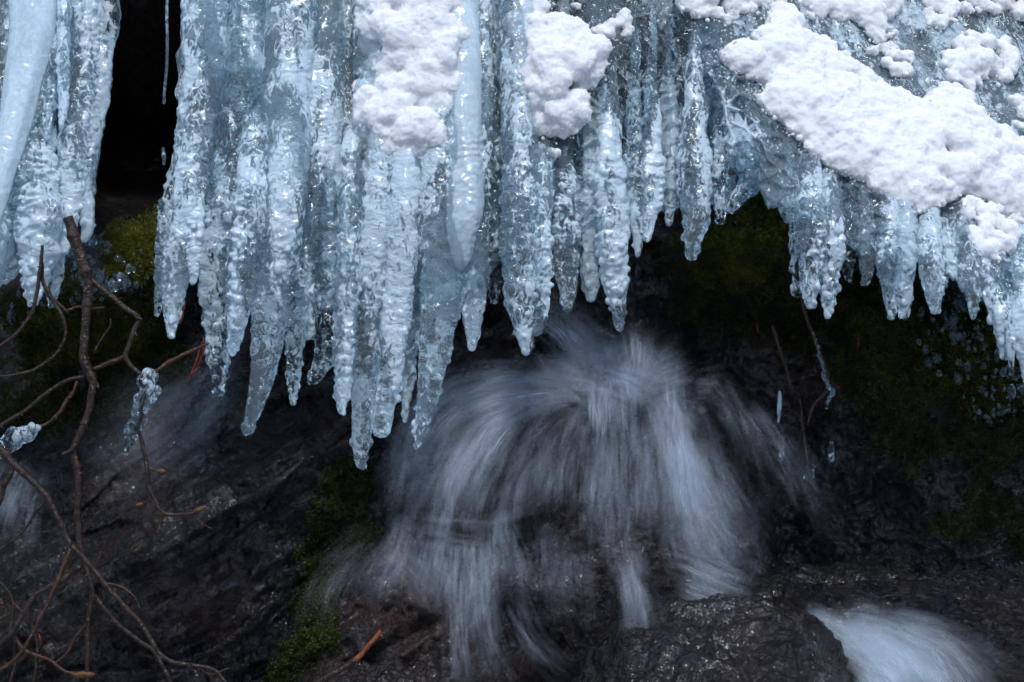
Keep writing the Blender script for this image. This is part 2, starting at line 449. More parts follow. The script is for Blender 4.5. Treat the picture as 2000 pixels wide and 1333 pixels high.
def ice_sheet(name, x0, x1, top, lip, mat, label, thick=.09, seed=0, diag=0.0, flute=.022, lum=1.0, edge=40, yoff=0.0, step=2.6):
    nx = int((x1 - x0) / step); X = np.linspace(x0, x1, nx)
    L = np.interp(X, *lip); T = np.interp(X, *top)
    L = L + (30 if x0 > 900 else 0) + (40 if x0 > 900 else 26) * fbm(V3(X / 38, 0 * X + seed, 0 * X), 3)
    nt = int((np.mean(L) - np.mean(T)) / step)
    t = np.linspace(0, 1, nt)
    px = X[:, None] + 0 * t; py = T[:, None] + (L - T)[:, None] * t[None]
    # rounding: thickness goes to nothing at the lip and at both side edges
    dl = np.clip((L[:, None] - py) / 60, 0, 1); de = np.clip(np.minimum(px - x0, x1 - px) / edge, 0, 1); dt = np.clip((py - T[:, None]) / 15, 0, 1)
    k = np.sqrt(1 - (1 - dl) ** 2) * np.sqrt(1 - (1 - de) ** 2) * np.sqrt(1 - (1 - dt) ** 2)
    sx = px + diag * py
    base = surf_y(px, py) + yoff
    wob = fbm(V3(py / 70, 0 * py + seed, 0 * py), 2)
    px = px + 30 * wob * (sstep(x0 + 60, x0, px) - sstep(x1 - 60, x1, px))
    q = V3(sx / 1000, py / 1000, seed + 0 * px)
    warp = 9 * fbm(V3(sx / 90, py / 160, seed + 5 + 0 * px), 2)
    fl = ridged(V3((sx + warp * 2) / 85, py / 900, seed + 0 * px), 2)
    lump = 1 - cells(sx / 36 + warp * .05, py / 30 + warp * .06, seed)
    rip = fbm(V3(sx / 26, py / 11, seed + 3 + 0 * px), 2)
    fine = noise(V3(sx / 9, py / 9, seed + 0 * px))
    prof = (py - T[:, None]) / (L - T)[:, None]
    yf = base - flute * (fl - .4) - lum * (-(.006 + .009 * sstep(.45, .95, prof)) * (1 - lump) + .0030 * rip + .0008 * fine)
    yb = base + thick + .012 * fbm(q * 14, 3)
    ym = base + thick * .45
    yf = ym + (yf - ym) * k; yb = ym + (yb - ym) * k
    g = Geo()
    vf = P(px, py, yf); vb = P(px, py, yb)
    # one closed skin: front and back welded along the rim
    g.add(vf, grid_faces(*px.shape)); g.add(vb, grid_faces(*px.shape)[:, ::-1])
    v, f = g.get()
    n_ = px.size
    idx = np.arange(n_).reshape(px.shape)
    rim = np.concatenate([idx[:, 0], idx[-1, 1:], idx[::-1, -1][1:], idx[0, ::-1][1:-1]])
    r2 = np.roll(rim, -1)
    f = np.concatenate([f, np.stack([rim, rim + n_, r2 + n_, r2], -1)])
    o = link(name, mesh_from(name, v, f, mat))
    return tag(o, label, 'ice curtain')

ice_sheet('ice_curtain', 350, 985, ([350, 985], [-240, -240]), ([350, 420, 520, 640, 900, 985], [380, 470, 560, 600, 600, 500]), ICE_SHEET,
          'broad fluted ice curtain at centre carrying the longest icicles', seed=1, yoff=.002, thick=.07)
ice_sheet('ice_curtain', 945, 1500, ([945, 1500], [-240, -240]), ([945, 1020, 1120, 1230, 1280, 1400, 1480, 1500], [500, 470, 440, 400, 385, 372, 352, 330]), ICE_DARK,
          'clear rippled ice curtain just right of the central snow patch', seed=2, yoff=.004, thick=.08, flute=.028, lum=1.3)
ice_sheet('ice_curtain', 1360, 2330, ([1360, 2330], [-420, -420]), ([1360, 1440, 1487, 1545, 1640, 1740, 1830, 1880, 1950, 2020, 2330], [200, 300, 352, 405, 450, 490, 490, 530, 590, 660, 820]), ICE_APRON,
          'wide sloping ice apron under the large snow mass at right', seed=3, diag=-.35, thick=.10, flute=.024, lum=1.0)
ice_sheet('ice_curtain', -260, 205, ([-260, 205], [-240, -240]), ([-260, 0, 60, 130, 180, 205], [640, 560, 520, 450, 380, 250]), ICE_SHEET,
          'ice curtain at the left edge draped over the dark branch', seed=4, diag=.25, thick=.07, yoff=.02)

# ================================================================ ICE: icicles
def icicle_geo(path, y, seed, rib=.10, lam=.013, lump=.22, beads=22, bead_from=.35, tipr=.005, flat=.85, follow=True, by=None):
    g = Geo()
    a = np.asarray(path, float)
    pts = []
    if follow and a[0, 1] > -60:   # the root is sunk into the curtain and rounded off
        a = np.concatenate([[[a[0, 0], a[0, 1] - 115, a[0, 2] * .2], [a[0, 0], a[0, 1] - 70, a[0, 2] * .5], [a[0, 0], a[0, 1] - 32, a[0, 2] * .8]], a])
        sunk = np.r_[.11, .065, .032, .010, np.zeros(len(a) - 4)]
        if a[3, 0] > 1080:   # a long ridge running up the sheet, its front nearly flush
            x_, y_, w_ = a[3]; r_ = w_ / 2000
            a = np.concatenate([[[x_, y_ - 270, w_ * .15], [x_, y_ - 215, w_ * .42], [x_, y_ - 125, w_ * .62], [x_, y_ - 50, w_ * .86]], a[3:]])
            sunk = np.r_[.03, -.30 * r_ + .014, -.20 * r_ + .009, -.06 * r_ + .003, np.zeros(len(a) - 4)]
    else: sunk = np.zeros(len(a))
    for (px, py, w), sk in zip(a, sunk):
        yy = sk + (surf_y(px, min(py, np.interp(px, [1300, 1485, 1640, 1740, 1880, 2020], [430, 380, 440, 480, 540, 650]))) if follow else 0) + y
        pts.append([*P(px, py, yy), w / 2000])
    s = spline(pts, .0032)
    c, r = s[:, :3], np.maximum(s[:, 3], .003)
    n = len(c); t = np.linspace(0, 1, n); d = np.cumsum(np.r_[0, np.linalg.norm(np.diff(c, axis=0), axis=1)])
    # a rounded tip
    left = d[-1] - d; tr = max(tipr, r[-1]); r = np.where(left < tr, np.sqrt(np.maximum(1e-7, 1 - (1 - left / tr) ** 2)) * r, r)
    c = c + .006 * np.stack([noise(V3(d * 7, 0 * d + seed, 0 * d)), noise(V3(d * 7, 0 * d + seed, 0 * d + 9)), 0 * d], -1) * sstep(0, .1, d)[:, None]
    seg = 26; ph = np.arange(seg) * 2 * math.pi / seg
    cx, sx = np.cos(ph)[None], np.sin(ph)[None]
    D = d[:, None]
    phase = 2.2 * fbm(V3(cx * .8 + 0 * D, sx * .8 + 0 * D, D * 9 + seed), 2) + 1.2 * noise(V3(D * 20 + 0 * cx, 0 * cx + seed + 0 * D, 0 * cx + 0 * D))
    ang = np.broadcast_to(ph[None], (n, seg)) / (2 * math.pi)
    ncell = max(3, round(2 * math.pi * float(np.median(r)) / (lam * 1.9)))
    warp = .9 * fbm(V3(np.cos(ph)[None] + 0 * D, np.sin(ph)[None] + 0 * D, D * 14 + seed), 2)
    ua = np.abs(ang * 2 - 1) * ncell * .5 + np.where(ang > .5, 50, 0) * 0
    cel = cells(ua + .5 * warp, D / lam + warp, int(seed * 10))
    big = cells(ua * .45 + warp * .6 + 7, D / (lam * 3.2) + warp * .6, int(seed * 7) + 3)
    low = sstep(bead_from * .6, min(1, bead_from + .30), t)[:, None]
    patch = sstep(-.15, .3, noise(V3(cx * .7 + 0 * D, sx * .7 + 0 * D, D * 8 + seed * 5)))
    ribs = 3.3 * rib * (cel - .55) * (.08 + .92 * low) * (.25 + .75 * patch) + 1.8 * rib * (big - .5)
    lm = .8 * lump * fbm(V3(cx * .9 + 0 * D, sx * .9 + 0 * D, D * 18 + seed * 3.3), 2) * (.6 + .6 * t[:, None])
    lobes = .13 * noise(V3(cx * 1.6 + 0 * D, sx * 1.6 + 0 * D, D * 2.5 + seed))
    rr = r[:, None] * (1 + ribs + lm + lobes)
    g.add(*tube(c, rr, seg, flat))
    bv, bf = ICO2
    rs = np.random.default_rng(int(seed * 100) + 5)
    for _ in range(beads):
        tt = bead_from + (1 - bead_from) * rs.random() ** .8; k = min(n - 3, int(tt * n)); an = rs.random() * 2 * math.pi
        br = (.0045 + .0050 * rs.random()) * (.75 + 6 * min(r[k], .045)); rad = r[k] * .96
        q = c[k] + np.array([math.cos(an) * rad, math.sin(an) * rad * flat, 0])
        g.add_tri = True
        vv = bv * br * np.array([1, 1, .75 + .8 * rs.random()]) + q
        g.add(vv, np.c_[bf, bf[:, :1]])
    return g

def weld_tris(f):
    return f

def to_mesh_mixed(v, f):
    me = bpy.data.meshes.new('tmp')
    faces = [tuple(dict.fromkeys(int(i) for i in q)) for q in f]
    me.from_pydata([tuple(q) for q in v], [], faces)
    return me

def ice_object(name, geo, mat, voxel=.0024, smooth=1, parent=None):
    v, f = geo.get()
    me = to_mesh_mixed(v, f)
    o = bpy.data.objects.new('tmp', me); COL.objects.link(o)
    m = o.modifiers.new('r', 'REMESH'); m.mode = 'VOXEL'; m.voxel_size = voxel; m.use_smooth_shade = True
    s = o.modifiers.new('s', 'SMOOTH'); s.factor = .5; s.iterations = smooth
    dg = bpy.context.evaluated_depsgraph_get(); dg.update()
    out = bpy.data.meshes.new_from_object(o.evaluated_get(dg))
    bpy.data.objects.remove(o); bpy.data.meshes.remove(me)
    out.name = name; out.materials.clear(); out.materials.append(mat)
    out.polygons.foreach_set('use_smooth', np.ones(len(out.polygons), bool))
    return link(name, out, parent)

G_CEN, G_RIGHT, G_LEFT = 'icicles hanging from the central ice curtains', 'icicles hanging from the ice apron at right', 'icicles at the left edge'
# path: (px, py, width px) ; y = metres in front (-) of the ice surface
ICICLES = [
 # --- left edge
 ([(70, -120, 105), (62, 60, 92), (35, 200, 70), (5, 330, 62), (-30, 480, 30)], -.055, ICE_MILK, dict(rib=.01, lump=.05, beads=0), G_LEFT, 'smooth milky icicle slanting across the top left corner'),
 ([(140, -120, 80), (125, 60, 80), (85, 190, 62), (45, 300, 50), (12, 430, 34), (-5, 520, 12)], -.03, ICE, dict(rib=.03, lump=.12, beads=6), G_LEFT, 'slanting ribbed icicle right beside the smooth milky one'),
 ([(122, -60, 30), (124, 100, 26), (124, 200, 22), (123, 255, 7)], -.075, ICE, dict(rib=.10, beads=8, lump=.2), G_LEFT, 'thin short icicle with pointed tip at the top left'),
 ([(97, 150, 28), (94, 225, 20), (92, 278, 7)], -.06, ICE_CLEAR, dict(rib=.15, beads=4), G_LEFT, 'stubby little icicle left of the thin pointed one at top left'),
 ([(172, -120, 66), (165, 80, 62), (150, 230, 58), (140, 350, 58), (128, 470, 30), (122, 500, 16)], -.012, ICE, dict(rib=.09, beads=30, bead_from=.1, lump=.2), G_LEFT, 'thick ribbed icicle ending where the dark branch emerges'),
 ([(215, -120, 50), (212, 20, 46), (200, 110, 40), (195, 190, 42), (178, 280, 40), (165, 370, 40), (170, 440, 26), (160, 475, 12)], .0, ICE_CLEAR, dict(rib=.06, beads=24, bead_from=.3, lump=.45), G_LEFT, 'glassy lumpy icicle bordering the dark cave opening on its left'),
 ([(75, 230, 60), (70, 340, 85), (78, 430, 92), (70, 520, 62), (64, 600, 18)], -.03, ICE, dict(rib=.13, beads=46, bead_from=.1, lump=.3), G_LEFT, 'knobbly icicle wrapped around the thin dark twig at far left'),
 ([(30, 250, 60), (18, 380, 70), (5, 480, 56), (-6, 565, 16)], .01, ICE_MILK, dict(rib=.08, beads=16, lump=.25), G_LEFT, 'wide pale icicle cut by the left edge below the milky one'),
 ([(112, 380, 40), (108, 470, 44), (104, 560, 30), (100, 605, 10)], .0, ICE_CLEAR, dict(rib=.14, beads=22, bead_from=.1, lump=.3), G_LEFT, 'small beaded icicle hanging between the twig and the branch'),
 # --- centre, left to right
 ([(378, 120, 30), (352, 300, 30), (328, 420, 34), (314, 520, 30), (308, 618, 10)], -.005, ICE_CLEAR, dict(rib=.17, beads=30, bead_from=.1, lump=.3, lam=.017), G_CEN, 'thin glassy icicle forming the left edge of the central curtain'),
 ([(408, -140, 98), (402, 60, 92), (398, 130, 86), (384, 260, 82), (372, 400, 76), (352, 500, 66), (342, 570, 48), (337, 630, 26), (335, 664, 12)], -.03, ICE, dict(rib=.07, beads=34, bead_from=.45, lump=.22), G_CEN, 'stout icicle beside the cave opening with a short pointed tip'),
 ([(384, 430, 36), (380, 510, 28), (379, 556, 9)], -.045, ICE, dict(rib=.14, beads=10), G_CEN, 'small side icicle on the stout one beside the cave opening'),
 ([(484, -140, 88), (480, 80, 82), (462, 260, 78), (445, 400, 84), (430, 520, 90), (428, 610, 70), (425, 700, 44), (420, 778, 14)], -.035, ICE_CLEAR, dict(rib=.10, beads=60, bead_from=.5, lump=.34, lam=.02), G_CEN, 'bulbous knobbly icicle above the orange twig end'),
 ([(500, 250, 54), (490, 400, 66), (478, 520, 62), (462, 620, 42), (450, 698, 14)], -.05, ICE, dict(rib=.10, beads=36, bead_from=.3, lump=.3), G_CEN, 'shorter icicle fused to the right of the bulbous knobbly one'),
 ([(575, -140, 108), (566, 80, 104), (562, 260, 98), (548, 430, 88), (535, 560, 74), (518, 680, 58), (502, 770, 40), (490, 825, 24), (487, 850, 12)], -.045, ICE, dict(rib=.06, beads=46, bead_from=.55, lump=.18), G_CEN, 'long carrot shaped icicle leaning left over the dark slab'),
 ([(588, 400, 46), (580, 560, 44), (572, 680, 36), (575, 755, 22), (574, 792, 8)], -.02, ICE_CLEAR, dict(rib=.14, beads=26, bead_from=.2, lump=.26), G_CEN, 'slender beaded icicle just right of the long carrot shaped one'),
 ([(632, -140, 96), (630, 120, 92), (625, 300, 84), (612, 450, 70), (600, 560, 56), (610, 640, 30), (612, 665, 16)], -.01, ICE, dict(rib=.05, beads=22, bead_from=.5, lump=.24), G_CEN, 'blunt pale icicle left of the dark blue clear stretch'),
 ([(648, 330, 62), (645, 480, 70), (642, 590, 62), (636, 680, 48), (622, 730, 30), (612, 752, 12)], -.012, ICE_CLEAR, dict(rib=.07, beads=30, bead_from=.6, lump=.2), G_CEN, 'dark blue see-through icicle with a crooked knobbly end'),
 ([(690, 300, 50), (684, 480, 54), (676, 620, 50), (668, 730, 42), (666, 812, 12)], -.035, ICE, dict(rib=.11, beads=34, bead_from=.35, lump=.25), G_CEN, 'ribbed icicle directly left of the longest icicle'),
 ([(752, -140, 120), (748, 120, 116), (742, 330, 104), (732, 480, 84), (722, 620, 72), (712, 740, 58), (708, 830, 44), (704, 890, 28), (704, 917, 12)], -.06, ICE, dict(rib=.06, beads=50, bead_from=.6, lump=.18), G_CEN, 'longest icicle of all hanging lowest at the centre left'),
 ([(800, 200, 70), (790, 400, 72), (780, 560, 64), (764, 700, 54), (752, 800, 46), (747, 857, 34)], -.07, ICE, dict(rib=.06, beads=22, bead_from=.6, lump=.14, tipr=.010), G_CEN, 'blunt ended icicle directly right of the longest icicle'),
 ([(812, 420, 44), (806, 600, 38), (797, 720, 30), (792, 828, 9)], -.045, ICE_CLEAR, dict(rib=.13, beads=26, bead_from=.4), G_CEN, 'narrow icicle squeezed between two wide ones at centre left'),
 ([(862, 60, 100), (862, 300, 100), (862, 480, 96), (860, 600, 84), (846, 700, 62), (832, 790, 42), (820, 850, 24), (816, 877, 9)], -.06, ICE, dict(rib=.05, beads=42, bead_from=.6, lump=.18), G_CEN, 'wide pale icicle narrowing to a beaded tip near the waterfall'),
 ([(888, -140, 90), (898, 120, 92), (902, 300, 88), (905, 420, 72), (902, 490, 50), (898, 528, 24)], -.075, ICE_MILK, dict(rib=.03, beads=0, lump=.10, tipr=.02), G_CEN, 'smooth milky ice tongue under the left snow patch'),
 ([(945, -140, 46), (940, 160, 46), (936, 340, 50), (932, 480, 52), (926, 600, 44), (921, 688, 16)], -.03, ICE, dict(rib=.10, beads=34, bead_from=.4, lump=.26), G_CEN, 'grey knobbly icicle hanging alone right of the widest group'),
 ([(972, 200, 42), (970, 380, 42), (968, 500, 40), (968, 596, 14)], .03, ICE_CLEAR, dict(rib=.14, beads=30, bead_from=.2, lump=.3), G_CEN, 'dark glassy icicle set back in the groove between two curtains'),
 ([(1010, -140, 74), (1012, 120, 72), (1018, 300, 74), (1018, 430, 82), (1020, 540, 72), (1026, 620, 50), (1027, 697, 14)], -.04, ICE, dict(rib=.08, beads=44, bead_from=.5, lump=.24), G_CEN, 'broad icicle with a ragged beaded tip above the reddish rock'),
 ([(1060, 320, 44), (1058, 460, 42), (1058, 580, 36), (1055, 656, 12)], -.035, ICE, dict(rib=.13, beads=28, bead_from=.3), G_CEN, 'beaded icicle fused to the right of the ragged broad one'),
 ([(1100, 260, 66), (1100, 400, 62), (1104, 500, 54), (1106, 570, 34), (1105, 612, 13)], -.03, ICE, dict(rib=.11, beads=34, bead_from=.35, lump=.28), G_CEN, 'tapered icicle in front of the brown roots left of the waterfall'),
 ([(1150, 250, 56), (1148, 400, 54), (1150, 500, 44), (1156, 560, 32), (1158, 592, 14)], -.02, ICE_CLEAR, dict(rib=.09, beads=22, bead_from=.5, lump=.2), G_CEN, 'short blue tinted icicle left of the one pointing into the splash'),
 ([(1188, 180, 78), (1190, 340, 76), (1196, 460, 66), (1200, 540, 52), (1205, 600, 34), (1207, 647, 10)], -.04, ICE, dict(rib=.11, beads=52, bead_from=.45, lump=.26), G_CEN, 'strongly beaded icicle pointing straight into the splash'),
 ([(1238, 200, 56), (1242, 340, 54), (1244, 420, 40), (1242, 506, 9)], -.03, ICE, dict(rib=.11, beads=22, bead_from=.4), G_CEN, 'small sharp icicle right of the strongly beaded one'),
 ([(1272, 220, 50), (1274, 340, 52), (1268, 410, 40), (1262, 474, 14)], -.04, ICE, dict(rib=.10, beads=16, bead_from=.4), G_CEN, 'rounded small icicle left of the black gap under the curtain'),
 ([(1314, 240, 44), (1312, 350, 38), (1308, 443, 14)], -.02, ICE_CLEAR, dict(rib=.09, beads=8, bead_from=.5), G_CEN, 'little drop ended icicle hanging over the black gap'),
 ([(1352, 190, 70), (1355, 260, 80), (1358, 350, 74), (1362, 420, 56), (1356, 470, 36), (1352, 510, 16)], -.045, ICE, dict(rib=.06, beads=18, bead_from=.6, lump=.3, lam=.02), G_CEN, 'thick icicle with large round drops at its end above green moss'),
 ([(1392, 150, 46), (1404, 300, 42), (1408, 380, 30), (1409, 441, 13)], -.03, ICE_CLEAR, dict(rib=.1, beads=12, bead_from=.5), G_CEN, 'thin icicle between the thick drop ended one and the mossy notch'),
 ([(1410, 140, 44), (1452, 290, 50), (1464, 350, 44), (1438, 395, 26), (1422, 415, 10)], -.03, ICE_CLEAR, dict(rib=.08, beads=10, bead_from=.6), G_CEN, 'hooked ice spur curling down left beside the mossy notch'),
 # --- right apron
 ([(1532, 330, 40), (1532, 400, 30), (1535, 438, 12)], -.01, ICE_CLEAR, dict(rib=.08, beads=6), G_RIGHT, 'tiny rounded icicle right beside the mossy notch'),
 ([(1560, 380, 34), (1556, 480, 30), (1556, 585, 11)], -.01, ICE_CLEAR, dict(rib=.15, beads=22, bead_from=.1), G_RIGHT, 'thin beaded icicle at the left end of the apron'),
 ([(1580, 330, 72), (1584, 430, 66), (1586, 510, 54), (1582, 565, 36), (1581, 606, 13)], -.035, ICE, dict(rib=.09, beads=32, bead_from=.4), G_RIGHT, 'broad pale icicle with a stubby end at the left of the apron'),
 ([(1624, 360, 52), (1622, 470, 50), (1621, 550, 40), (1620, 625, 13)], -.04, ICE, dict(rib=.12, beads=30, bead_from=.35), G_RIGHT, 'evenly ribbed pointed icicle right of the broad stubby one'),
 ([(1660, 400, 48), (1660, 490, 34), (1659, 551, 10)], -.02, ICE_CLEAR, dict(rib=.09, beads=10), G_RIGHT, 'short sharp icicle at the middle of the apron lip'),
 ([(1692, 400, 46), (1693, 500, 36), (1694, 559, 13)], -.02, ICE, dict(rib=.12, beads=16, bead_from=.3), G_RIGHT, 'short blunt ribbed icicle at the middle of the apron lip'),
 ([(1738, 380, 66), (1736, 490, 58), (1740, 570, 36), (1741, 627, 10)], -.035, ICE, dict(rib=.10, beads=26, bead_from=.4), G_RIGHT, 'left one of the twin icicles with amber glints on the apron'),
 ([(1768, 400, 62), (1766, 500, 54), (1764, 575, 34), (1765, 626, 12)], -.045, ICE_CLEAR, dict(rib=.10, beads=20, bead_from=.4), G_RIGHT, 'right one of the twin icicles with a round drop beside its tip'),
 ([(1808, 400, 66), (1816, 490, 58), (1824, 560, 42), (1826, 616, 14)], -.035, ICE, dict(rib=.08, beads=16, bead_from=.5), G_RIGHT, 'smooth icicle with a three lobed end right of the twin icicles'),
 ([(1843, 480, 12), (1846, 530, 10), (1847, 566, 6)], -.01, ICE_CLEAR, dict(rib=.05, beads=0), G_RIGHT, 'needle thin icicle beside the smooth three lobed one'),
 ([(1862, 420, 80), (1892, 520, 50), (1900, 580, 28), (1901, 626, 10)], -.02, ICE, dict(rib=.07, beads=14, bead_from=.5), G_RIGHT, 'slim icicle under the sloping edge of the apron'),
 ([(1910, 470, 66), (1930, 560, 42), (1936, 600, 24), (1937, 634, 9)], -.02, ICE, dict(rib=.07, beads=10, bead_from=.5), G_RIGHT, 'small icicle second from the right edge of the apron'),
 ([(1940, 500, 70), (1955, 610, 44), (1960, 670, 24), (1962, 705, 12)], -.03, ICE, dict(rib=.07, beads=12, bead_from=.5), G_RIGHT, 'twin drop icicle near the right edge of the photo'),
 ([(1970, 560, 34), (1974, 660, 20), (1975, 722, 9)], -.05, ICE_CLEAR, dict(rib=.03, beads=2), G_RIGHT, 'glassy straight pencil thin icicle near the right edge'),
 ([(1985, 480, 90), (2002, 620, 72), (2015, 720, 44), (2022, 810, 14)], -.035, ICE, dict(rib=.06, beads=16, bead_from=.5), G_RIGHT, 'large icicle cut off by the right edge of the photo'),
]
for i, (path, y, mat, kw, grp, label) in enumerate(ICICLES):
    kw = dict(kw); kw['lam'] = kw.get('lam', .0135) * (.72 + .55 * ((i * 7919) % 17) / 16)
    if path[0][0] > 1080:     # these only show below the lip of the sheet they grow from
        y0 = np.interp(path[0][0], [1080, 1230, 1400, 1480, 1545, 1640, 1740, 1880, 2020], [330, 300, 270, 250, 350, 400, 440, 470, 560])
        a = np.array(path, float)
        if a[0, 1] < y0: a = np.concatenate([[[np.interp(y0, a[:, 1], a[:, 0]), y0, np.interp(y0, a[:, 1], a[:, 2])]], a[a[:, 1] > y0 + 8]])
        a[0, 2] *= .75; path = [tuple(q) for q in a]
        y += .050 if grp == G_CEN else .040
    elif path[0][1] < -60 and grp == G_CEN: y += .015

    if 740 < path[0][0] < 900 and grp == G_CEN: y += .028
    g = icicle_geo(path, y, i * 1.37 + 2, **kw)
    o = ice_object('icicle', g, mat)
    tag(o, label, 'icicle', grp)

# ================================================================ SNOW
from mathutils import geometry as _g
def inside(poly, x, y):
    c = False; n = len(poly); j = n - 1
    for i in range(n):
        if (poly[i][1] > y) != (poly[j][1] > y) and x < (poly[j][0] - poly[i][0]) * (y - poly[i][1]) / (poly[j][1] - poly[i][1]) + poly[i][0]: c = not c
        j = i
    return c
def edge_dist(poly, x, y):
    best = 1e9
    for i in range(len(poly)):
        a, b = np.array(poly[i - 1], float), np.array(poly[i], float); p = np.array([x, y])
        t = np.clip(np.dot(p - a, b - a) / (np.dot(b - a, b - a) + 1e-9), 0, 1); best = min(best, np.linalg.norm(p - a - t * (b - a)))
    return best
def snow_patch(poly, label, seed, rmax=42, lift=-.045, dens=1.0, crumbs=30):
    rs = np.random.default_rng(seed)
    xs_ = [p[0] for p in poly]; ys_ = [p[1] for p in poly]
    area = 0
    for i in range(len(poly)): area += poly[i - 1][0] * poly[i][1] - poly[i][0] * poly[i - 1][1]
    area = abs(area) / 2
    g = Geo(); bv, bf = ICO3
    n = 0; want = int(area / 300 * dens); tries = 0
    while n < want and tries < want * 40:
        tries += 1
        x, y = rs.uniform(min(xs_), max(xs_)), rs.uniform(min(ys_), max(ys_))
        if not inside(poly, x, y): continue
        d = edge_dist(poly, x, y)
        r = min(rmax * rs.uniform(.45, .85), d * .8 + 14)
        k = np.clip(d / 60, .15, 1)
        bulge = .5 + .7 * fbm(np.array([[x / 110, y / 90, seed]]), 2)[0]
        c = P(x, y, surf_y(x, y) + lift * (.35 + .65 * k) * (0.8 + bulge * .6) + .012)
        g.add(bv * (r / 1000) * np.array([1.05, .60, .9]) + c, np.c_[bf, bf[:, :1]]); n += 1
    for _ in range(crumbs):
        i = rs.integers(len(poly)); t = rs.random(); a, b = np.array(poly[i - 1], float), np.array(poly[i], float)
        x, y = a + (b - a) * t + rs.normal(0, 7, 2)
        r = rs.uniform(3, 5.5)
        g.add(bv * (r / 1000) + P(x, y, surf_y(x, y) - .022), np.c_[bf, bf[:, :1]])
    v, f = g.get()
    me = to_mesh_mixed(v, f)
    o = bpy.data.objects.new('tmp', me); COL.objects.link(o)
    m = o.modifiers.new('r', 'REMESH'); m.mode = 'VOXEL'; m.voxel_size = .0032
    s = o.modifiers.new('s', 'SMOOTH'); s.factor = .5; s.iterations = 11
    dg = bpy.context.evaluated_depsgraph_get(); dg.update()
    out = bpy.data.meshes.new_from_object(o.evaluated_get(dg))
    bpy.data.objects.remove(o); bpy.data.meshes.remove(me)
    k = len(out.vertices)
    co = np.empty(k * 3, np.float32); out.vertices.foreach_get('co', co); co = co.reshape(-1, 3).astype(float)
    no = np.empty(k * 3, np.float32); out.vertex_normals.foreach_get('vector', no); no = no.reshape(-1, 3)
    h = .007 * fbm(co * 22 + seed, 2) + .0045 * fbm(co * 46 + seed, 2) + .0030 * fbm(co * 80, 2) + .0024 * noise(co * 230)
    co = co + no * h[:, None]
    out.vertices.foreach_set('co', co.astype(np.float32).ravel()); out.update()
    out.materials.clear(); out.materials.append(SNOW)
    out.polygons.foreach_set('use_smooth', np.ones(len(out.polygons), bool))
    # loose grains thinning out over the ice round the patch
    ng = int(area / 95); gv, gf = ICO1; gg = Geo()
    V0 = co; F0 = np.empty(len(out.loops), np.int32); out.loops.foreach_get('vertex_index', F0)
    ei = rs.integers(len(poly), size=ng); et = rs.random(ng); pa = np.array(poly, float)
    xy = pa[ei - 1] + (pa[ei] - pa[ei - 1]) * et[:, None] + rs.normal(0, 1, (ng, 2)) * rs.uniform(6, 26, (ng, 1)) + [0, 6]
    gr = .0006 + .0024 * rs.random(ng) ** 2.5
    ctr = P(xy[:, 0], xy[:, 1], surf_y(xy[:, 0], xy[:, 1]) - rs.uniform(.004, .034, ng))
    tri = gv[gf].reshape(-1, 3)
    loose = (ctr[:, None] + gr[:, None, None] * gv[None]).reshape(-1, 3)
    lf = (gf[None] + (np.arange(ng) * len(gv))[:, None, None]).reshape(-1, 3)
    ob = link('snow_patch', out)
    me2 = mesh_from('loose_grains', loose, lf, SNOW)
    o2 = link('loose_grains', me2, ob); o2['kind'] = 'stuff'
    return tag(ob, label, 'snow')
snow_patch([(705, -160), (900, -160), (915, 40), (928, 95), (912, 165), (888, 225), (882, 300), (842, 326), (790, 340), (750, 356), (716, 346), (712, 262), (684, 196), (692, 166), (722, 172), (728, 120), (702, 60)],
           'tall left snow patch lying on the central ice curtain', 1, lift=-.078, rmax=44)
snow_patch([(1000, 12), (1048, -2), (1085, 28), (1150, 58), (1186, 85), (1168, 140), (1146, 170), (1146, 232), (1112, 258), (1058, 262), (1026, 240), (1020, 190), (1004, 150), (1010, 90)],
           'middle snow patch narrowing downward beside dark clear ice', 2, lift=-.066)
snow_patch([(1140, 58), (1180, 30), (1232, 18), (1252, 44), (1216, 72), (1176, 84)], 'small flat snow patch right above the dark clear ice', 3, rmax=22, lift=-.03, crumbs=14)
snow_patch([(1046, 284), (1072, 278), (1086, 300), (1070, 318), (1050, 312)], 'tiny snow clump below the middle snow patch', 4, rmax=16, lift=-.05, crumbs=6)
snow_patch([(1395, 108), (1440, 88), (1500, 52), (1520, 0), (1545, 10), (1580, 60), (1630, 92), (1690, 140), (1745, 178), (1800, 205), (1850, 165), (1900, 190), (1925, 235), (1990, 270), (2100, 330), (2100, 420), (1985, 420),
            (1950, 400), (1880, 372), (1830, 398), (1790, 408), (1730, 386), (1690, 348), (1620, 322), (1570, 275), (1500, 210), (1478, 190), (1500, 160), (1430, 132)],
           'largest snow mass running diagonally across the ice apron', 5, lift=-.05, rmax=46, crumbs=60, dens=1.35)
snow_patch([(1870, 388), (1930, 400), (1988, 424), (1992, 452), (1962, 500), (1918, 500), (1896, 450)], 'lowest snow lobe hanging over the apron lip at right', 6, lift=-.05, rmax=30)
snow_patch([(1842, 112), (1880, 66), (1930, 72), (1985, 88), (1990, 120), (1960, 160), (1940, 140), (1905, 172), (1862, 160)], 'round snow clump above the diagonal snow mass at right', 7, lift=-.05, rmax=34)
snow_patch([(1540, -120), (1760, -120), (1752, 30), (1738, 80), (1700, 78), (1660, 36), (1590, 30), (1560, 0)], 'snow patch cut by the top edge above the diagonal mass', 8, lift=-.045, rmax=34)
snow_patch([(1300, -100), (1520, -100), (1500, 10), (1440, 40), (1395, 40), (1330, 18)], 'thin snow patch at the top edge left of the diagonal mass', 9, lift=-.035, rmax=26)
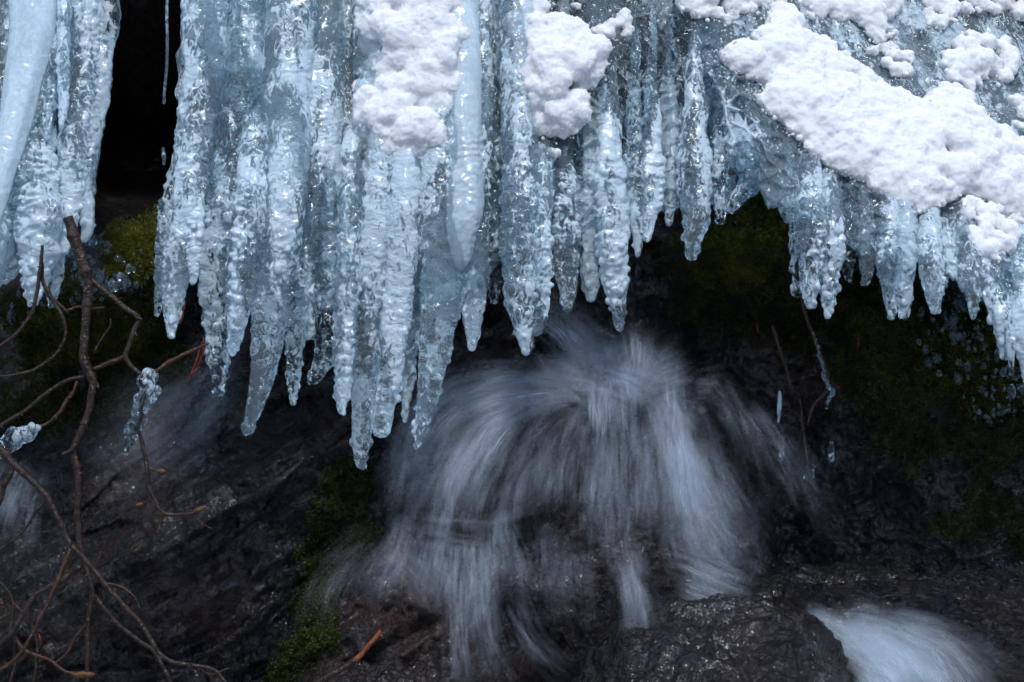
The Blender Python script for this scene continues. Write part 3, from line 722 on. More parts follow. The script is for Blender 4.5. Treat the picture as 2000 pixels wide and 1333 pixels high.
snow_patch([(1690, 105), (1740, 84), (1786, 118), (1780, 150), (1735, 150)], 'small snow lump resting between blue ice strips at right', 10, lift=-.04, rmax=24, crumbs=12)
snow_patch([(1800, -100), (2080, -100), (2080, 30), (1990, 40), (1900, 10), (1860, 30), (1830, 60), (1812, 30)], 'snow patch at the top right corner', 11, lift=-.04, rmax=30)
snow_patch([(1940, 205), (2060, 180), (2080, 270), (1990, 250)], 'snow patch at the right edge just above the diagonal mass', 12, lift=-.04, rmax=26, crumbs=12)
snow_patch([(1090, -80), (1140, -80), (1130, 14), (1100, 10)], 'small snow strip at the top edge above the middle patch', 13, lift=-.03, rmax=18, crumbs=6)

# ================================================================ MOSS
def moss(polys, n, mat, label, seed, size=(.0025, .006), lift=.004, clump=22):
    rs = np.random.default_rng(seed)
    X, Y = [], []
    for poly, share in polys:
        xs_ = [p[0] for p in poly]; ys_ = [p[1] for p in poly]
        m = int(n * share * 3)
        x = rs.uniform(min(xs_), max(xs_), m); y = rs.uniform(min(ys_), max(ys_), m)
        pa = np.array(poly, float); pb = np.roll(pa, 1, 0)
        c = np.zeros(m, bool); dmin = np.full(m, 1e9)
        for (ax, ay), (bx, by) in zip(pa, pb):
            if ay != by:
                c ^= ((ay > y) != (by > y)) & (x < (bx - ax) * (y - ay) / (by - ay) + ax)
            tt = np.clip(((x - ax) * (bx - ax) + (y - ay) * (by - ay)) / ((bx - ax) ** 2 + (by - ay) ** 2), 0, 1)
            dmin = np.minimum(dmin, np.hypot(x - ax - tt * (bx - ax), y - ay - tt * (by - ay)))
        q = V3(x / 70, y / 70, seed + 0 * x)
        keep = c & (fbm(q, 3) + .55 * np.clip(dmin / 60, 0, 1) - .18 > rs.uniform(-.1, .25, m))
        X.append(x[keep]); Y.append(y[keep])
    X = np.concatenate(X)[:n]; Y = np.concatenate(Y)[:n]; m = len(X)
    e = 6.0
    y0 = terrain_y(X, Y); p0 = P(X, Y, y0); p1 = P(X + e, Y, terrain_y(X + e, Y, False) ); p2 = P(X, Y + e, terrain_y(X, Y + e, False)); pc = P(X, Y, terrain_y(X, Y, False))
    nr = np.cross(p1 - pc, p2 - pc); nr /= np.linalg.norm(nr, axis=1)[:, None]; nr *= np.where(nr[:, 1:2] > 0, -1, 1)
    tuft = fbm(V3(X / clump, Y / clump, 3 + 0 * X), 2)
    h = lift * (.3 + 1.6 * np.clip(tuft + .35, 0, 1.2)) * rs.uniform(.3, 1.5, m)
    c = p0 + nr * h[:, None]
    s = rs.uniform(*size, m)
    d = nr * rs.uniform(.2, 1.1, m)[:, None] + rs.normal(0, .75, (m, 3)); d[:, 2] += .15; d /= np.linalg.norm(d, axis=1)[:, None]
    w = np.cross(d, rs.normal(0, 1, (m, 3))); w /= np.linalg.norm(w, axis=1)[:, None]
    v = np.stack([c, c + d * s[:, None] * .5 + w * s[:, None] * .28, c + d * s[:, None] * 1.1, c + d * s[:, None] * .5 - w * s[:, None] * .28], 1)
    me = mesh_from('moss', v.reshape(-1, 3), np.arange(4 * m).reshape(-1, 4), mat, smooth=False)
    sh = np.clip(.45 + .9 * fbm(V3(X / 60, Y / 60, 8 + 0 * X), 3) + rs.normal(0, .18, m), 0, 1)
    a = me.attributes.new('shade', 'FLOAT', 'POINT'); a.data.foreach_set('value', np.repeat(sh, 4).astype(np.float32))
    return tag(link('moss', me), label, 'moss', kind='stuff')
moss([([(185, 470), (245, 410), (320, 395), (330, 520), (300, 560), (200, 540)], .55), ([(0, 540), (120, 520), (300, 540), (300, 720), (150, 760), (0, 780)], .45)], 60000, MOSS,
     'bright green moss on the rock under the cave opening at left', 1)
moss([([(0, 560), (320, 540), (400, 700), (330, 790), (130, 880), (0, 850)], 1)], 42000, MOSS_DARK, 'dark green moss behind the bare branches at left', 2)
moss([([(1400, 420), (1470, 345), (1540, 400), (1555, 520), (1480, 590), (1380, 560), (1280, 480)], .6), ([(1600, 560), (1860, 560), (2060, 640), (2060, 860), (1800, 800), (1640, 760)], .4)], 60000, MOSS,
     'olive green moss on the rock wall under the ice apron', 3)
moss([([(1230, 460), (1600, 430), (2060, 620), (2060, 960), (1700, 930), (1560, 700), (1290, 640)], 1)], 60000, MOSS_DARK, 'dark moss spreading over the shaded rock wall at right', 4)
moss([([(1800, 990), (1960, 910), (2070, 920), (2070, 1080), (1880, 1100), (1780, 1060)], 1)], 11000, MOSS_DARK, 'green moss cushions above the dark stream at lower right', 5)
moss([([(560, 1100), (650, 870), (720, 860), (760, 1000), (680, 1180), (650, 1333), (500, 1390)], 1)], 40000, MOSS_DARK, 'thin dark moss on the rock beside the lower left of the waterfall', 6)

# ================================================================ ICE BEADS
def bead_spot(x, y, lift=.006):
    return P(x, y, terrain_y(np.array([float(x)]), np.array([float(y)]))[0] - lift)
rs = np.random.default_rng(12)
bead_meshes = []
for k in range(5):
    v, f = ICO3
    d = v * (1 + .16 * fbm(v * 1.3 + k * 4, 2))[:, None] * np.array([1, 1, 1.0 + .22 * k])
    bead_meshes.append(mesh_from('ice_bead', d, f, ICE_BEAD))
def bead_cloud(poly, n, rlo, rhi, label, group):
    k = 0
    xs_ = [p[0] for p in poly]; ys_ = [p[1] for p in poly]
    cl = [(rs.uniform(min(xs_), max(xs_)), rs.uniform(min(ys_), max(ys_))) for _ in range(max(4, n // 8))]
    tries = 0
    while k < n and tries < 9000:
        tries += 1
        a = cl[rs.integers(len(cl))]
        x, y = a[0] + rs.normal(0, 30), a[1] + rs.normal(0, 34)
        if not inside(poly, x, y): continue
        o = link('ice_bead', bead_meshes[rs.integers(5)])
        o.location = bead_spot(x, y, rs.uniform(.004, .02)); s = rlo + (rhi - rlo) * rs.random() ** 2.2
        o.scale = (s, s, s); o.rotation_euler = (rs.uniform(-.3, .3), rs.uniform(-.3, .3), rs.uniform(0, 6))
        tag(o, label, 'ice bead', group); k += 1
bead_cloud([(1840, 540), (1940, 620), (2010, 720), (2010, 830), (1900, 820), (1800, 700), (1780, 640)], 170, .0028, .010, 'small clear ice bead frozen onto moss under the apron edge at right', 'ice beads on the moss at right')
bead_cloud([(170, 470), (260, 440), (310, 470), (300, 560), (120, 600), (20, 640), (20, 560)], 100, .003, .011, 'small clear ice bead frozen onto moss behind the branch at left', 'ice beads on the moss at left')

# ================================================================ WATER
class Silk:
    def __init__(s): s.g = Geo(); s.uv = []; s.d = []; s.w = []; s.k = 0
    def ribbon(s, pts, w, dens, head, tail):
        """pts: metres along the flow; a gently bowed soft band of water"""
        p = np.asarray(pts, float); n = len(p)
        t = np.gradient(p, axis=0); t /= np.linalg.norm(t, axis=1)[:, None] + 1e-9
        view = np.array([0.0, -1, .15])
        a = np.cross(t, view); a /= np.linalg.norm(a, axis=1)[:, None] + 1e-9
        b = np.cross(a, t)
        m = 8; u = np.linspace(-1, 1, m)
        W = np.broadcast_to(np.asarray(w, float), (n,))
        v = p[:, None] + a[:, None] * (u[None, :, None] * W[:, None, None] / 2) + b[:, None] * (.12 * (u ** 2)[None, :, None] * W[:, None, None])
        s.g.add(v, grid_faces(n, m))
        L = np.cumsum(np.r_[0, np.linalg.norm(np.diff(p, axis=0), axis=1)])
        uu = np.broadcast_to(s.k + .02 + .96 * (u[None] + 1) / 2, (n, m)); vv = np.broadcast_to((L * 1.6)[:, None] + s.k * .37, (n, m))
        s.uv.append(np.stack([uu, vv], -1).reshape(-1, 2))
        q = np.linspace(0, 1, n); fade = sstep(0, head, q) * sstep(1, tail, q)
        s.d.append(np.broadcast_to((fade * dens)[:, None], (n, m)).ravel()); s.w.append(np.broadcast_to(W.mean(), n * m)); s.k += 1
    def build(s, name, mat):
        v, f = s.g.get(); me = mesh_from(name, v, f, mat)
        uv = np.concatenate(s.uv); l = me.uv_layers.new(name='flow'); li = np.empty(len(me.loops), np.int32); me.loops.foreach_get('vertex_index', li)
        l.data.foreach_set('uv', uv[li].astype(np.float32).ravel())
        a = me.attributes.new('dens', 'FLOAT', 'POINT'); a.data.foreach_set('value', np.concatenate(s.d).astype(np.float32))
        a = me.attributes.new('wid', 'FLOAT', 'POINT'); a.data.foreach_set('value', np.concatenate(s.w).astype(np.float32))
        return link(name, me)
rs = np.random.default_rng(21)
def flow(sk, ctrl, n, spread, w, dens, y0, y1, jit=.012, head=.22, tail=.42):
    """n bands along a control path (px, py), spread sideways in px at its start and end"""
    c = np.asarray(ctrl, float); m = len(c)
    for _ in range(max(3, round(n * .22))):
        o = float(np.clip(rs.normal(0, .42), -.75, .75)); tt = np.linspace(0, 1, m)
        sp = np.interp(tt, [0, 1], spread)
        d = np.gradient(c, axis=0); nrm = np.stack([-d[:, 1], d[:, 0]], -1); nrm /= np.linalg.norm(nrm, axis=1)[:, None]
        q = c + nrm * (o * sp)[:, None] + np.cumsum(rs.normal(0, 4.0, (m, 2)), 0)
        a, b = sorted(rs.uniform(0, 1, 2) * np.array([.35, .35]) + np.array([0, .65]))
        yy = y0 + (y1 - y0) * tt + rs.normal(0, jit)
        pts = P(q[:, 0], q[:, 1], yy)
        pts = spline(pts, .015)
        k0, k1 = int(a * len(pts)), max(int(a * len(pts)) + 6, int(b * len(pts)))
        pts = pts[k0:k1]
        if len(pts) < 5: continue
        sk.ribbon(pts, rs.uniform(*w) * WIDE / 1000 * np.linspace(.75, 1.3, len(pts)), min(1.2, rs.uniform(.6, 1.3) * dens * DENS), head, tail)

WIDE, DENS = 1.9, 1.75
wf = Silk()
# jet coming from behind the ice, then the dome it breaks into
flow(wf, [(1030, 600), (1090, 640), (1150, 700), (1230, 760)], 26, (40, 90), (30, 60), .30, .20, .14)
# crown of the splash
for ang in np.linspace(-75, 75, 30):
    a = R(ang + rs.normal(0, 6)); L = rs.uniform(70, 190) * (.8 if abs(ang) < 55 else .6)
    ox = 1215 + rs.normal(0, 45) + ang * .5
    ctrl = [(ox, 770), (ox + math.sin(a) * L * .4, 770 - math.cos(a) * L * .45), (ox + math.sin(a) * L * .8, 770 - math.cos(a) * L * .75), (ox + math.sin(a) * L * 1.15, 770 - math.cos(a) * L * .85)]
    flow(wf, ctrl, 3, (20, 50), (34, 70), .17, .15, .10)
flow(wf, [(1245, 760), (1252, 700), (1250, 640), (1248, 615)], 9, (36, 12), (22, 36), .24, .12, .10)
# the left fan: separate arcs with dark rock between
for ctrl, n, sp, dn in (
    ([(1150, 765), (1060, 752), (980, 757), (900, 778), (850, 815), (815, 890), (795, 970), (778, 1050), (762, 1110)], 15, (20, 50), .17),
    ([(1160, 770), (1060, 775), (970, 800), (905, 848), (865, 920), (840, 1000), (825, 1080), (815, 1170)], 22, (24, 70), .20),
    ([(1150, 780), (1050, 800), (985, 845), (940, 915), (910, 990), (900, 1070), (890, 1170)], 19, (26, 70), .17),
    ([(1160, 775), (1090, 810), (1035, 870), (990, 950), (972, 1040), (965, 1130)], 12, (26, 60), .12),
    ([(1165, 770), (1120, 800), (1085, 860), (1070, 950), (1060, 1040)], 10, (24, 50), .10),
    ([(1180, 770), (1150, 830), (1135, 920), (1130, 1020)], 8, (24, 46), .09)):
    flow(wf, ctrl, n * 1.8, sp, (24, 60), dn, .15, .04, tail=.66)
# centre falls
for x0, x1, dn in ((1195, 1198, .26), (1215, 1226, .22), (1270, 1262, .10), (1290, 1308, .26), (1305, 1345, .26), (1320, 1392, .20)):
    flow(wf, [(x0, 690), (x0 + (x1 - x0) * .2, 770), (x0 + (x1 - x0) * .35, 840), (x0 + (x1 - x0) * .6, 930), (x1, 1050), (x1 + 4, 1175)], 15, (34, 52), (26, 58), dn, .13, .05, tail=.6)
flow(wf, [(1110, 735), (1180, 745), (1240, 760), (1300, 800)], 22, (70, 90), (34, 70), .20, .12, .10)
flow(wf, [(1150, 715), (1190, 760), (1210, 820), (1215, 880)], 14, (80, 90), (30, 60), .20, .12, .09)
flow(wf, [(1260, 720), (1290, 770), (1320, 840), (1345, 920)], 14, (70, 80), (30, 60), .20, .12, .09)
# the right fan, falling straight and steep
for ex in np.linspace(0, 1, 6):
    x1 = 1390 + 140 * ex; top = 752 + rs.random() * 22; x0 = 1275 + 40 * ex
    flow(wf, [(x0, top), (x0 + (x1 - x0) * .22, top + 80), (x0 + (x1 - x0) * .46, top + 190), (x0 + (x1 - x0) * .74, top + 300), (x1, 1165)], 9, (30, 64), (22, 56), .21 - .12 * ex, .14, .06, tail=.6)
for ctrl, dn in (([(1380, 735), (1440, 800), (1500, 940), (1540, 1080)], .06), ([(1450, 760), (1520, 850), (1590, 970), (1655, 1110)], .12), ([(1300, 700), (1380, 740), (1430, 830), (1470, 960)], .05)):
    flow(wf, ctrl, 10, (26, 34), (18, 40), dn, .16, .06)
# spray gathering above the lower right boulder
flow(wf, [(1300, 1070), (1370, 1105), (1440, 1138), (1530, 1165)], 22, (90, 50), (34, 80), .17, .06, .02)
flow(wf, [(1330, 960), (1370, 1050), (1410, 1110), (1440, 1170)], 22, (70, 130), (34, 80), .17, .06, .02)
# second step, left
flow(wf, [(800, 1012), (880, 1026), (960, 1030), (1060, 1006), (1140, 985)], 9, (20, 30), (10, 18), .10, .05, .06)
for x0, x1, dn in ((815, 770, .16), (850, 835, .22), (890, 880, .24), (930, 935, .24), (965, 970, .20), (1000, 1000, .12), (1045, 1040, .08), (1120, 1130, .08)):
    flow(wf, [(x0, 985 + 40 * rs.random()), (x0 + (x1 - x0) * .4, 1080), (x1, 1150), (x1 + 6, 1250)], 11, (40, 70), (26, 60), dn * .8, .04, -.02, head=.10)
# third step and the fan at lower left
flow(wf, [(760, 1040), (700, 1085), (655, 1160), (630, 1270)], 16, (50, 110), (30, 60), .055, .04, -.02)
flow(wf, [(720, 1075), (790, 1115), (840, 1180), (880, 1260)], 16, (50, 90), (26, 60), .09, .03, -.03)
flow(wf, [(915, 1060), (912, 1140), (914, 1220), (925, 1300), (960, 1400)], 22, (50, 60), (20, 44), .17, -.02, -.10)
flow(wf, [(950, 1120), (975, 1210), (1005, 1280), (1070, 1345), (1130, 1400)], 20, (60, 80), (20, 48), .12, -.02, -.08)
flow(wf, [(1210, 1000), (1230, 1080), (1255, 1190), (1280, 1340)], 26, (40, 60), (24, 54), .17, .04, -.06)
flow(wf, [(1290, 1180), (1320, 1250), (1340, 1340)], 12, (120, 160), (26, 56), .07, -.02, -.09)
tag(wf.build('waterfall', SILK), 'silky white waterfall fanning out over the dark boulders', 'waterfall', kind='structure')

ch = Silk()
flow(ch, [(1556, 1200), (1636, 1238), (1704, 1292), (1752, 1350), (1800, 1460)], 70, (10, 90), (34, 64), .26, .13, -.12, .006, head=.10, tail=.8)
flow(ch, [(1562, 1204), (1670, 1226), (1762, 1276), (1826, 1340), (1880, 1460)], 60, (10, 110), (30, 64), .17, .14, -.11, .008, head=.10, tail=.7)
flow(ch, [(1575, 1206), (1715, 1218), (1830, 1262), (1915, 1335), (1980, 1440)], 36, (10, 100), (24, 60), .10, .14, -.10, .01, head=.12, tail=.5)
tag(ch.build('chute', SILK_SOFT), 'smooth bright white water chute at the bottom right', 'stream', kind='structure')
mi = Silk()
flow(mi, [(480, 640), (430, 720), (370, 775), (280, 830), (170, 900), (90, 980)], 30, (40, 90), (50, 110), .075, .30, .16, .015)
flow(mi, [(70, 900), (40, 960), (20, 1040), (0, 1110)], 24, (30, 60), (30, 60), .24, .16, .08)
tag(mi.build('rivulet', SILK), 'faint misty rivulet running down the left slab', 'stream', kind='structure')

# the dark stream surface at lower right
nx, ny = 240, 150
sx_ = np.linspace(1380, 2700, nx)[:, None]; tt_ = np.linspace(0, 1, ny)[None]
top_ = 1140 - 30 * sstep(1600, 2000, sx_)
spx = sx_ + 0 * tt_; spy = top_ + (1560 - top_) * tt_
syy = .22 - .40 * tt_ + .012 * fbm(V3(spx / 120, spy / 60, 0 * spx), 3) + .05 * sstep(1550, 1450, spx)
wv = P(spx, spy, syy); wv[..., 2] += .007 * fbm(V3(spx / 60, spy / 22, 3 + 0 * spx), 3)
tag(link('stream', mesh_from('stream', wv, grid_faces(nx, ny), POOL)), 'dark rippled stream surface at the bottom right', 'stream', kind='structure')

# ================================================================ BRANCHES
def twig(name, pts, y, mat, parent=None, knots=.2, seed=0, ydrift=0.0):
    a = np.asarray(pts, float)
    yy = y + ydrift * np.linspace(0, 1, len(a))
    s = spline(np.c_[P(a[:, 0], a[:, 1], yy), a[:, 2] * .84 / 2000], .004)
    d = np.cumsum(np.r_[0, np.linalg.norm(np.diff(s[:, :3], axis=0), axis=1)])
    r = np.maximum(s[:, 3], .0012)
    c = s[:, :3] + .0022 * np.stack([noise(V3(d * 28, 0 * d + seed, 0 * d)), noise(V3(d * 28, 0 * d + seed + 4, 0 * d)), noise(V3(d * 28, 0 * d + seed, 0 * d + 7))], -1)
    kn = np.zeros_like(d)
    rs2 = np.random.default_rng(seed + 77)
    pos = rs2.uniform(.02, .06)
    while pos < d[-1]:
        kn += np.exp(-((d - pos) / .005) ** 2) * rs2.uniform(.5, 1.6); pos += rs2.uniform(.04, .10)
    ph = np.arange(10) * .2 * math.pi
    rr = r[:, None] * (1 + knots * kn[:, None] + .10 * noise(V3(d[:, None] * 60 + 0 * ph, np.cos(ph)[None] + 0 * d[:, None], np.sin(ph)[None] + seed + 0 * d[:, None])))
    g = Geo(); g.add(*tube(c, rr, 10))
    pos = rs2.uniform(.02, .07)
    while pos < d[-1] - .01:
        k = int(np.searchsorted(d, pos)); an = rs2.uniform(0, 6.28); L = rs2.uniform(.6, 1.5) * r[k] + .0035
        ax = np.array([math.cos(an), -.35, math.sin(an)]); tg = c[min(k + 1, len(c) - 1)] - c[k - 1]; ax = ax + .9 * tg / (np.linalg.norm(tg) + 1e-9); ax /= np.linalg.norm(ax)
        tt = np.linspace(0, 1, 5); g.add(*tube(c[k] + ax * (r[k] * .5 + L * tt[:, None]), np.maximum(.0005, (.35 * r[k] + .0008) * (1 - tt ** 2)), 8))
        pos += rs2.uniform(.035, .10)
    v, f = g.get()
    return link(name, mesh_from(name, v, f, mat), parent)
def bud(px, py, qx, qy, w, y, parent, mat=BUD):
    a = P(px, py, y); b = P(qx, qy, y)
    t = np.linspace(0, 1, 14); c = a + (b - a) * t[:, None]
    r = w / 2000 * np.clip(np.sin(math.pi * np.clip(t * .92 + .06, 0, 1)) ** .8, .06, 1) * (1 + .08 * np.sin(t * 18))
    v, f = tube(c, r, 10)
    return link('bud', mesh_from('bud', v, f, mat), parent)

YB = -.16
A = empty('branch')
twig('main_stem', [(132, 425, 24), (150, 480, 27), (165, 525, 26), (173, 560, 23), (168, 620, 20), (165, 670, 20), (163, 700, 22), (172, 722, 22), (182, 748, 19), (178, 780, 18), (168, 820, 17), (150, 862, 17), (144, 884, 18), (150, 915, 16), (154, 950, 16), (151, 1000, 15),
      (156, 1060, 15), (164, 1100, 13), (180, 1152, 11), (173, 1210, 12), (171, 1270, 11), (170, 1350, 10)], YB, BARK, A, seed=1)
twig('twig', [(176, 545, 14), (200, 566, 13), (225, 586, 13), (250, 606, 12), (272, 622, 11), (262, 645, 12), (253, 672, 12), (245, 697, 11), (256, 715, 11), (275, 731, 10), (283, 760, 8), (276, 800, 8), (270, 836, 9), (279, 872, 9), (286, 908, 9), (291, 950, 9), (304, 980, 8), (316, 1000, 8), (340, 1006, 7), (362, 1004, 7), (378, 1002, 6)], YB, BARK, A, seed=2)
twig('twig', [(262, 612, 9), (268, 620, 10), (279, 624, 4)], YB - .004, BARK, A, seed=3)
twig('twig', [(182, 722, 11), (212, 709, 10), (232, 702, 10), (246, 694, 10)], YB, BARK, A, seed=4)
twig('twig', [(275, 733, 8), (292, 733, 9), (310, 722, 9), (328, 710, 10), (352, 696, 8), (374, 686, 8), (390, 679, 7), (408, 671, 5)], YB, BARK_RED, A, seed=5)
twig('twig', [(316, 1000, 7), (314, 1018, 6), (311, 1034, 5), (306, 1050, 4)], YB, BARK_RED, A, seed=6)
twig('twig', [(294, 970, 7), (288, 980, 5), (278, 985, 4)], YB, BARK, A, seed=7); bud(280, 984, 264, 988, 9, YB, A)
twig('twig', [(290, 912, 6), (300, 919, 5), (306, 920, 5)], YB, BARK, A, seed=8); bud(304, 920, 326, 921, 10, YB, A)
bud(374, 1003, 404, 989, 11, YB, A)
twig('twig', [(378, 1003, 5), (388, 1016, 4), (396, 1024, 4), (414, 1034, 3)], YB, BARK, A, seed=9)
twig('twig', [(168, 735, 9), (135, 742, 9), (90, 769, 9), (45, 805, 9), (-10, 838, 9)], YB + .02, BARK, A, seed=10)
twig('twig', [(150, 746, 7), (143, 765, 8), (130, 784, 9), (120, 802, 8), (108, 814, 8), (92, 828, 7), (74, 834, 5)], YB + .01, BARK_RED, A, seed=11)
twig('twig', [(148, 868, 9), (136, 882, 10), (122, 888, 9)], YB - .01, BARK, A, seed=12)
twig('twig', [(158, 1105, 12), (140, 1120, 12), (116, 1136, 12), (90, 1150, 12), (64, 1168, 12), (46, 1198, 12), (28, 1232, 12), (-12, 1268, 11)], YB - .01, BARK, A, seed=13)
twig('twig', [(180, 1155, 11), (200, 1184, 11), (225, 1214, 11), (256, 1240, 11), (298, 1272, 10), (320, 1304, 10), (338, 1345, 10)], YB + .01, BARK, A, seed=14)
twig('twig', [(28, 1236, 8), (36, 1256, 8), (52, 1272, 8), (92, 1288, 8), (120, 1306, 7), (144, 1316, 8), (176, 1320, 8)], YB, BARK_RED, A, seed=15); bud(140, 1318, 188, 1318, 14, YB, A)
twig('twig', [(186, 745, 9), (192, 755, 8), (191, 760, 6)], YB, BARK, A, seed=16)
twig('twig', [(64, 1170, 8), (60, 1210, 7), (72, 1260, 6), (66, 1345, 6)], YB, BARK, A, seed=17)
twig('twig', [(173, 1215, 6), (150, 1240, 5), (132, 1275, 5), (104, 1300, 4)], YB, BARK_RED, A, seed=18)
twig('twig', [(182, 690, 6), (200, 660, 5), (214, 640, 4), (216, 622, 3)], YB, BARK, A, seed=19)
at_base(A, P(170, 1350, YB).tolist())
tag(A, 'tallest dark bare branch rising out of the left ice with many side twigs', 'branch')
B = empty('branch')
twig('main_stem', [(-30, 850, 19), (0, 876, 18), (24, 904, 17), (60, 936, 16), (92, 972, 15), (116, 1016, 14), (136, 1060, 14), (172, 1100, 13), (200, 1136, 13), (240, 1180, 12), (276, 1220, 12), (296, 1252, 11), (320, 1284, 10), (348, 1296, 9), (380, 1300, 8), (420, 1310, 8), (446, 1340, 7)], YB - .05, BARK, B, seed=31)
twig('twig', [(26, 906, 13), (18, 930, 13), (8, 948, 12), (2, 975, 10), (-14, 1010, 9)], YB - .05, BARK, B, seed=32)
twig('twig', [(137, 1072, 9), (124, 1105, 9), (112, 1136, 9), (98, 1170, 8), (80, 1204, 8), (60, 1244, 8), (32, 1285, 7), (-10, 1316, 7)], YB - .06, BARK_RED, B, seed=33)
twig('twig', [(385, 1302, 5), (410, 1318, 4), (440, 1308, 4), (450, 1306, 3)], YB - .05, BARK, B, seed=34)
twig('twig', [(93, 975, 7), (70, 1000, 6), (52, 1030, 6), (20, 1060, 5), (-10, 1075, 5)], YB - .045, BARK, B, seed=35)
twig('twig', [(200, 1138, 6), (236, 1146, 5), (262, 1166, 4), (276, 1190, 3)], YB - .05, BARK_RED, B, seed=36)
at_base(B, P(446, 1340, YB - .05).tolist())
tag(B, 'smooth brown branch crossing diagonally from the left edge to the bottom', 'branch')
C_ = empty('branch')
twig('main_stem', [(-12, 738, 6), (58, 726, 7), (103, 697, 8), (128, 660, 8), (121, 616, 9), (99, 580, 9), (83, 548, 9), (81, 500, 8)], YB + .04, BARK, C_, seed=41)
twig('twig', [(130, 607, 7), (153, 600, 6), (178, 603, 6), (204, 601, 4)], YB + .05, BARK_RED, C_, seed=42)
twig('twig', [(100, 582, 7), (118, 598, 8), (134, 612, 6)], YB + .045, BARK, C_, seed=44)
at_base(C_, P(83, 548, YB + .04).tolist())
tag(C_, 'thin dark twig curving left out of the knobbly ice at the left edge', 'branch')
D_ = twig('branch', [(-15, 690, 8), (36, 647, 9), (63, 611, 9), (74, 557, 9), (81, 503, 8), (82, 480, 7)], YB + .03, BARK, seed=43)
tag(D_, 'short dark twig rising steeply into the ice at the left edge', 'branch')
E_ = empty('branch')
twig('main_stem', [(-10, 1130, 6), (12, 1150, 7), (24, 1172, 7), (26, 1224, 6), (30, 1290, 6), (18, 1345, 6)], YB + .02, BARK, E_, seed=45)
twig('twig', [(24, 1176, 5), (44, 1198, 5), (64, 1214, 4)], YB + .02, BARK_RED, E_, seed=46)
bud(2, 1168, 8, 1196, 9, YB + .02, E_, BARK_RED); bud(76, 1238, 81, 1260, 6, YB + .02, E_, NEEDLE)
at_base(E_, P(18, 1345, YB + .02).tolist())
tag(E_, 'thin red budded twig at the lower left edge', 'branch')
F_ = empty('broken_twig')
twig('stem', [(590, 1350, 13), (640, 1322, 14), (675, 1302, 15), (696, 1288, 15)], -.12, BARK, F_, seed=51)
twig('bare_end', [(692, 1291, 14), (706, 1278, 12), (724, 1256, 11), (744, 1232, 11)], -.12, CUT, F_, seed=52, knots=.03)
at_base(F_, P(590, 1350, -.12).tolist())
tag(F_, 'broken twig with an orange peeled end in front of the low boulder', 'twig')
for pts, lab, m_ in (([(1508, 636, 9), (1518, 668, 9), (1532, 710, 8), (1545, 755, 6)], 'short straight root hanging right of the splash', ROOT),
                 ([(1560, 560, 8), (1575, 620, 9), (1598, 680, 9), (1618, 740, 10), (1610, 770, 9), (1588, 792, 8), (1578, 830, 6)], 'bent brown root dangling below the left end of the apron', ROOT),
                 ([(1562, 780, 5), (1570, 850, 5), (1578, 910, 4)], 'thin straight root beside the small ice lump', ROOT),
                 ([(1078, 520, 14), (1082, 570, 13), (1092, 620, 10), (1104, 660, 6)], 'red brown root behind the icicles left of the splash', BARK_RED),
                 ([(1128, 560, 9), (1120, 600, 9), (1128, 640, 7), (1146, 668, 5)], 'thin red brown root close above the water jet', BARK_RED)):
    tag(twig('root', pts, .24, m_, seed=len(lab)), lab, 'root', 'roots on the rock wall')
for k, (pts, lab) in enumerate((([(362, 592, 4), (357, 612, 4), (352, 634, 3)], 'tiny red stalk beside the tip of the stout icicle'),
                ([(398, 660, 4), (385, 700, 4), (368, 745, 3)], 'longer red stalk below the orange twig end'),
                ([(402, 668, 4), (392, 702, 4), (376, 735, 3)], 'shorter red stalk below the orange twig end'),
                ([(1477, 632, 4), (1480, 652, 4)], 'tiny red stalk on the rock right of the splash'),
                ([(1677, 655, 4), (1675, 682, 4)], 'tiny red stalk in the dark moss under the apron'))):
    tag(twig('stalk', pts, -.02 if k < 3 else .22, NEEDLE, seed=60 + k), lab, 'stalk', 'red plant stalks')

# ice frozen around the twigs
def ice_lumps(pts, y, mat, label, seed, drop=None, name='ice_cluster', per=7, cat='ice cluster'):
    g = Geo(); rs3 = np.random.default_rng(seed); bv, bf = ICO2
    a = spline(np.c_[P([p[0] for p in pts], [p[1] for p in pts], y), np.array([p[2] for p in pts]) / 2000], .006)
    for q in a:
        for _ in range(per if per < 3 else 3):
            an = rs3.uniform(0, 6.28); r = q[3] * rs3.uniform(.45, .85)
            g.add(bv * r * np.array([1, 1, rs3.uniform(.8, 1.3)]) + q[:3] + np.array([math.cos(an), math.sin(an), rs3.normal(0, .3)]) * q[3] * .55, np.c_[bf, bf[:, :1]])
    if drop:
        (x0, y0_, w0), (x1, y1_, w1) = drop
        t = np.linspace(0, 1, 24); c = P(x0 + (x1 - x0) * t, y0_ + (y1_ - y0_) * t, y); r = (w0 + (w1 - w0) * t) / 2000
        r = r * (1 + .12 * np.sin(t * 14)); r[-3:] *= [.85, .6, .25]
        v, f = tube(c, r, 14); g.add(v, f)
    return tag(ice_object(name, g, mat, voxel=.0022, smooth=1), label, cat)
ice_lumps([(287, 732, 32), (292, 760, 34), (280, 785, 32), (276, 805, 30), (264, 830, 30), (256, 850, 22)], YB, ICE_CLEAR, 'long lumpy ice sleeve frozen on the hanging twig', 5, drop=((262, 845, 22), (246, 883, 13)))
ice_lumps([(66, 834, 22), (46, 848, 34), (20, 860, 40), (-8, 885, 40)], YB - .03, ICE_CLEAR, 'round cluster of ice pearls on the twig at the left edge', 6)
ice_lumps([(1590, 650, 10), (1600, 700, 12), (1612, 735, 14), (1622, 770, 18), (1616, 800, 12)], .22, ICE_BEAD, 'string of ice drops along the bent brown root', 7, per=1)
ice_lumps([(1584, 912, 18), (1580, 930, 18), (1584, 944, 8)], .20, ICE_CLEAR, 'small bright ice lump hanging low over the right bank', 8)
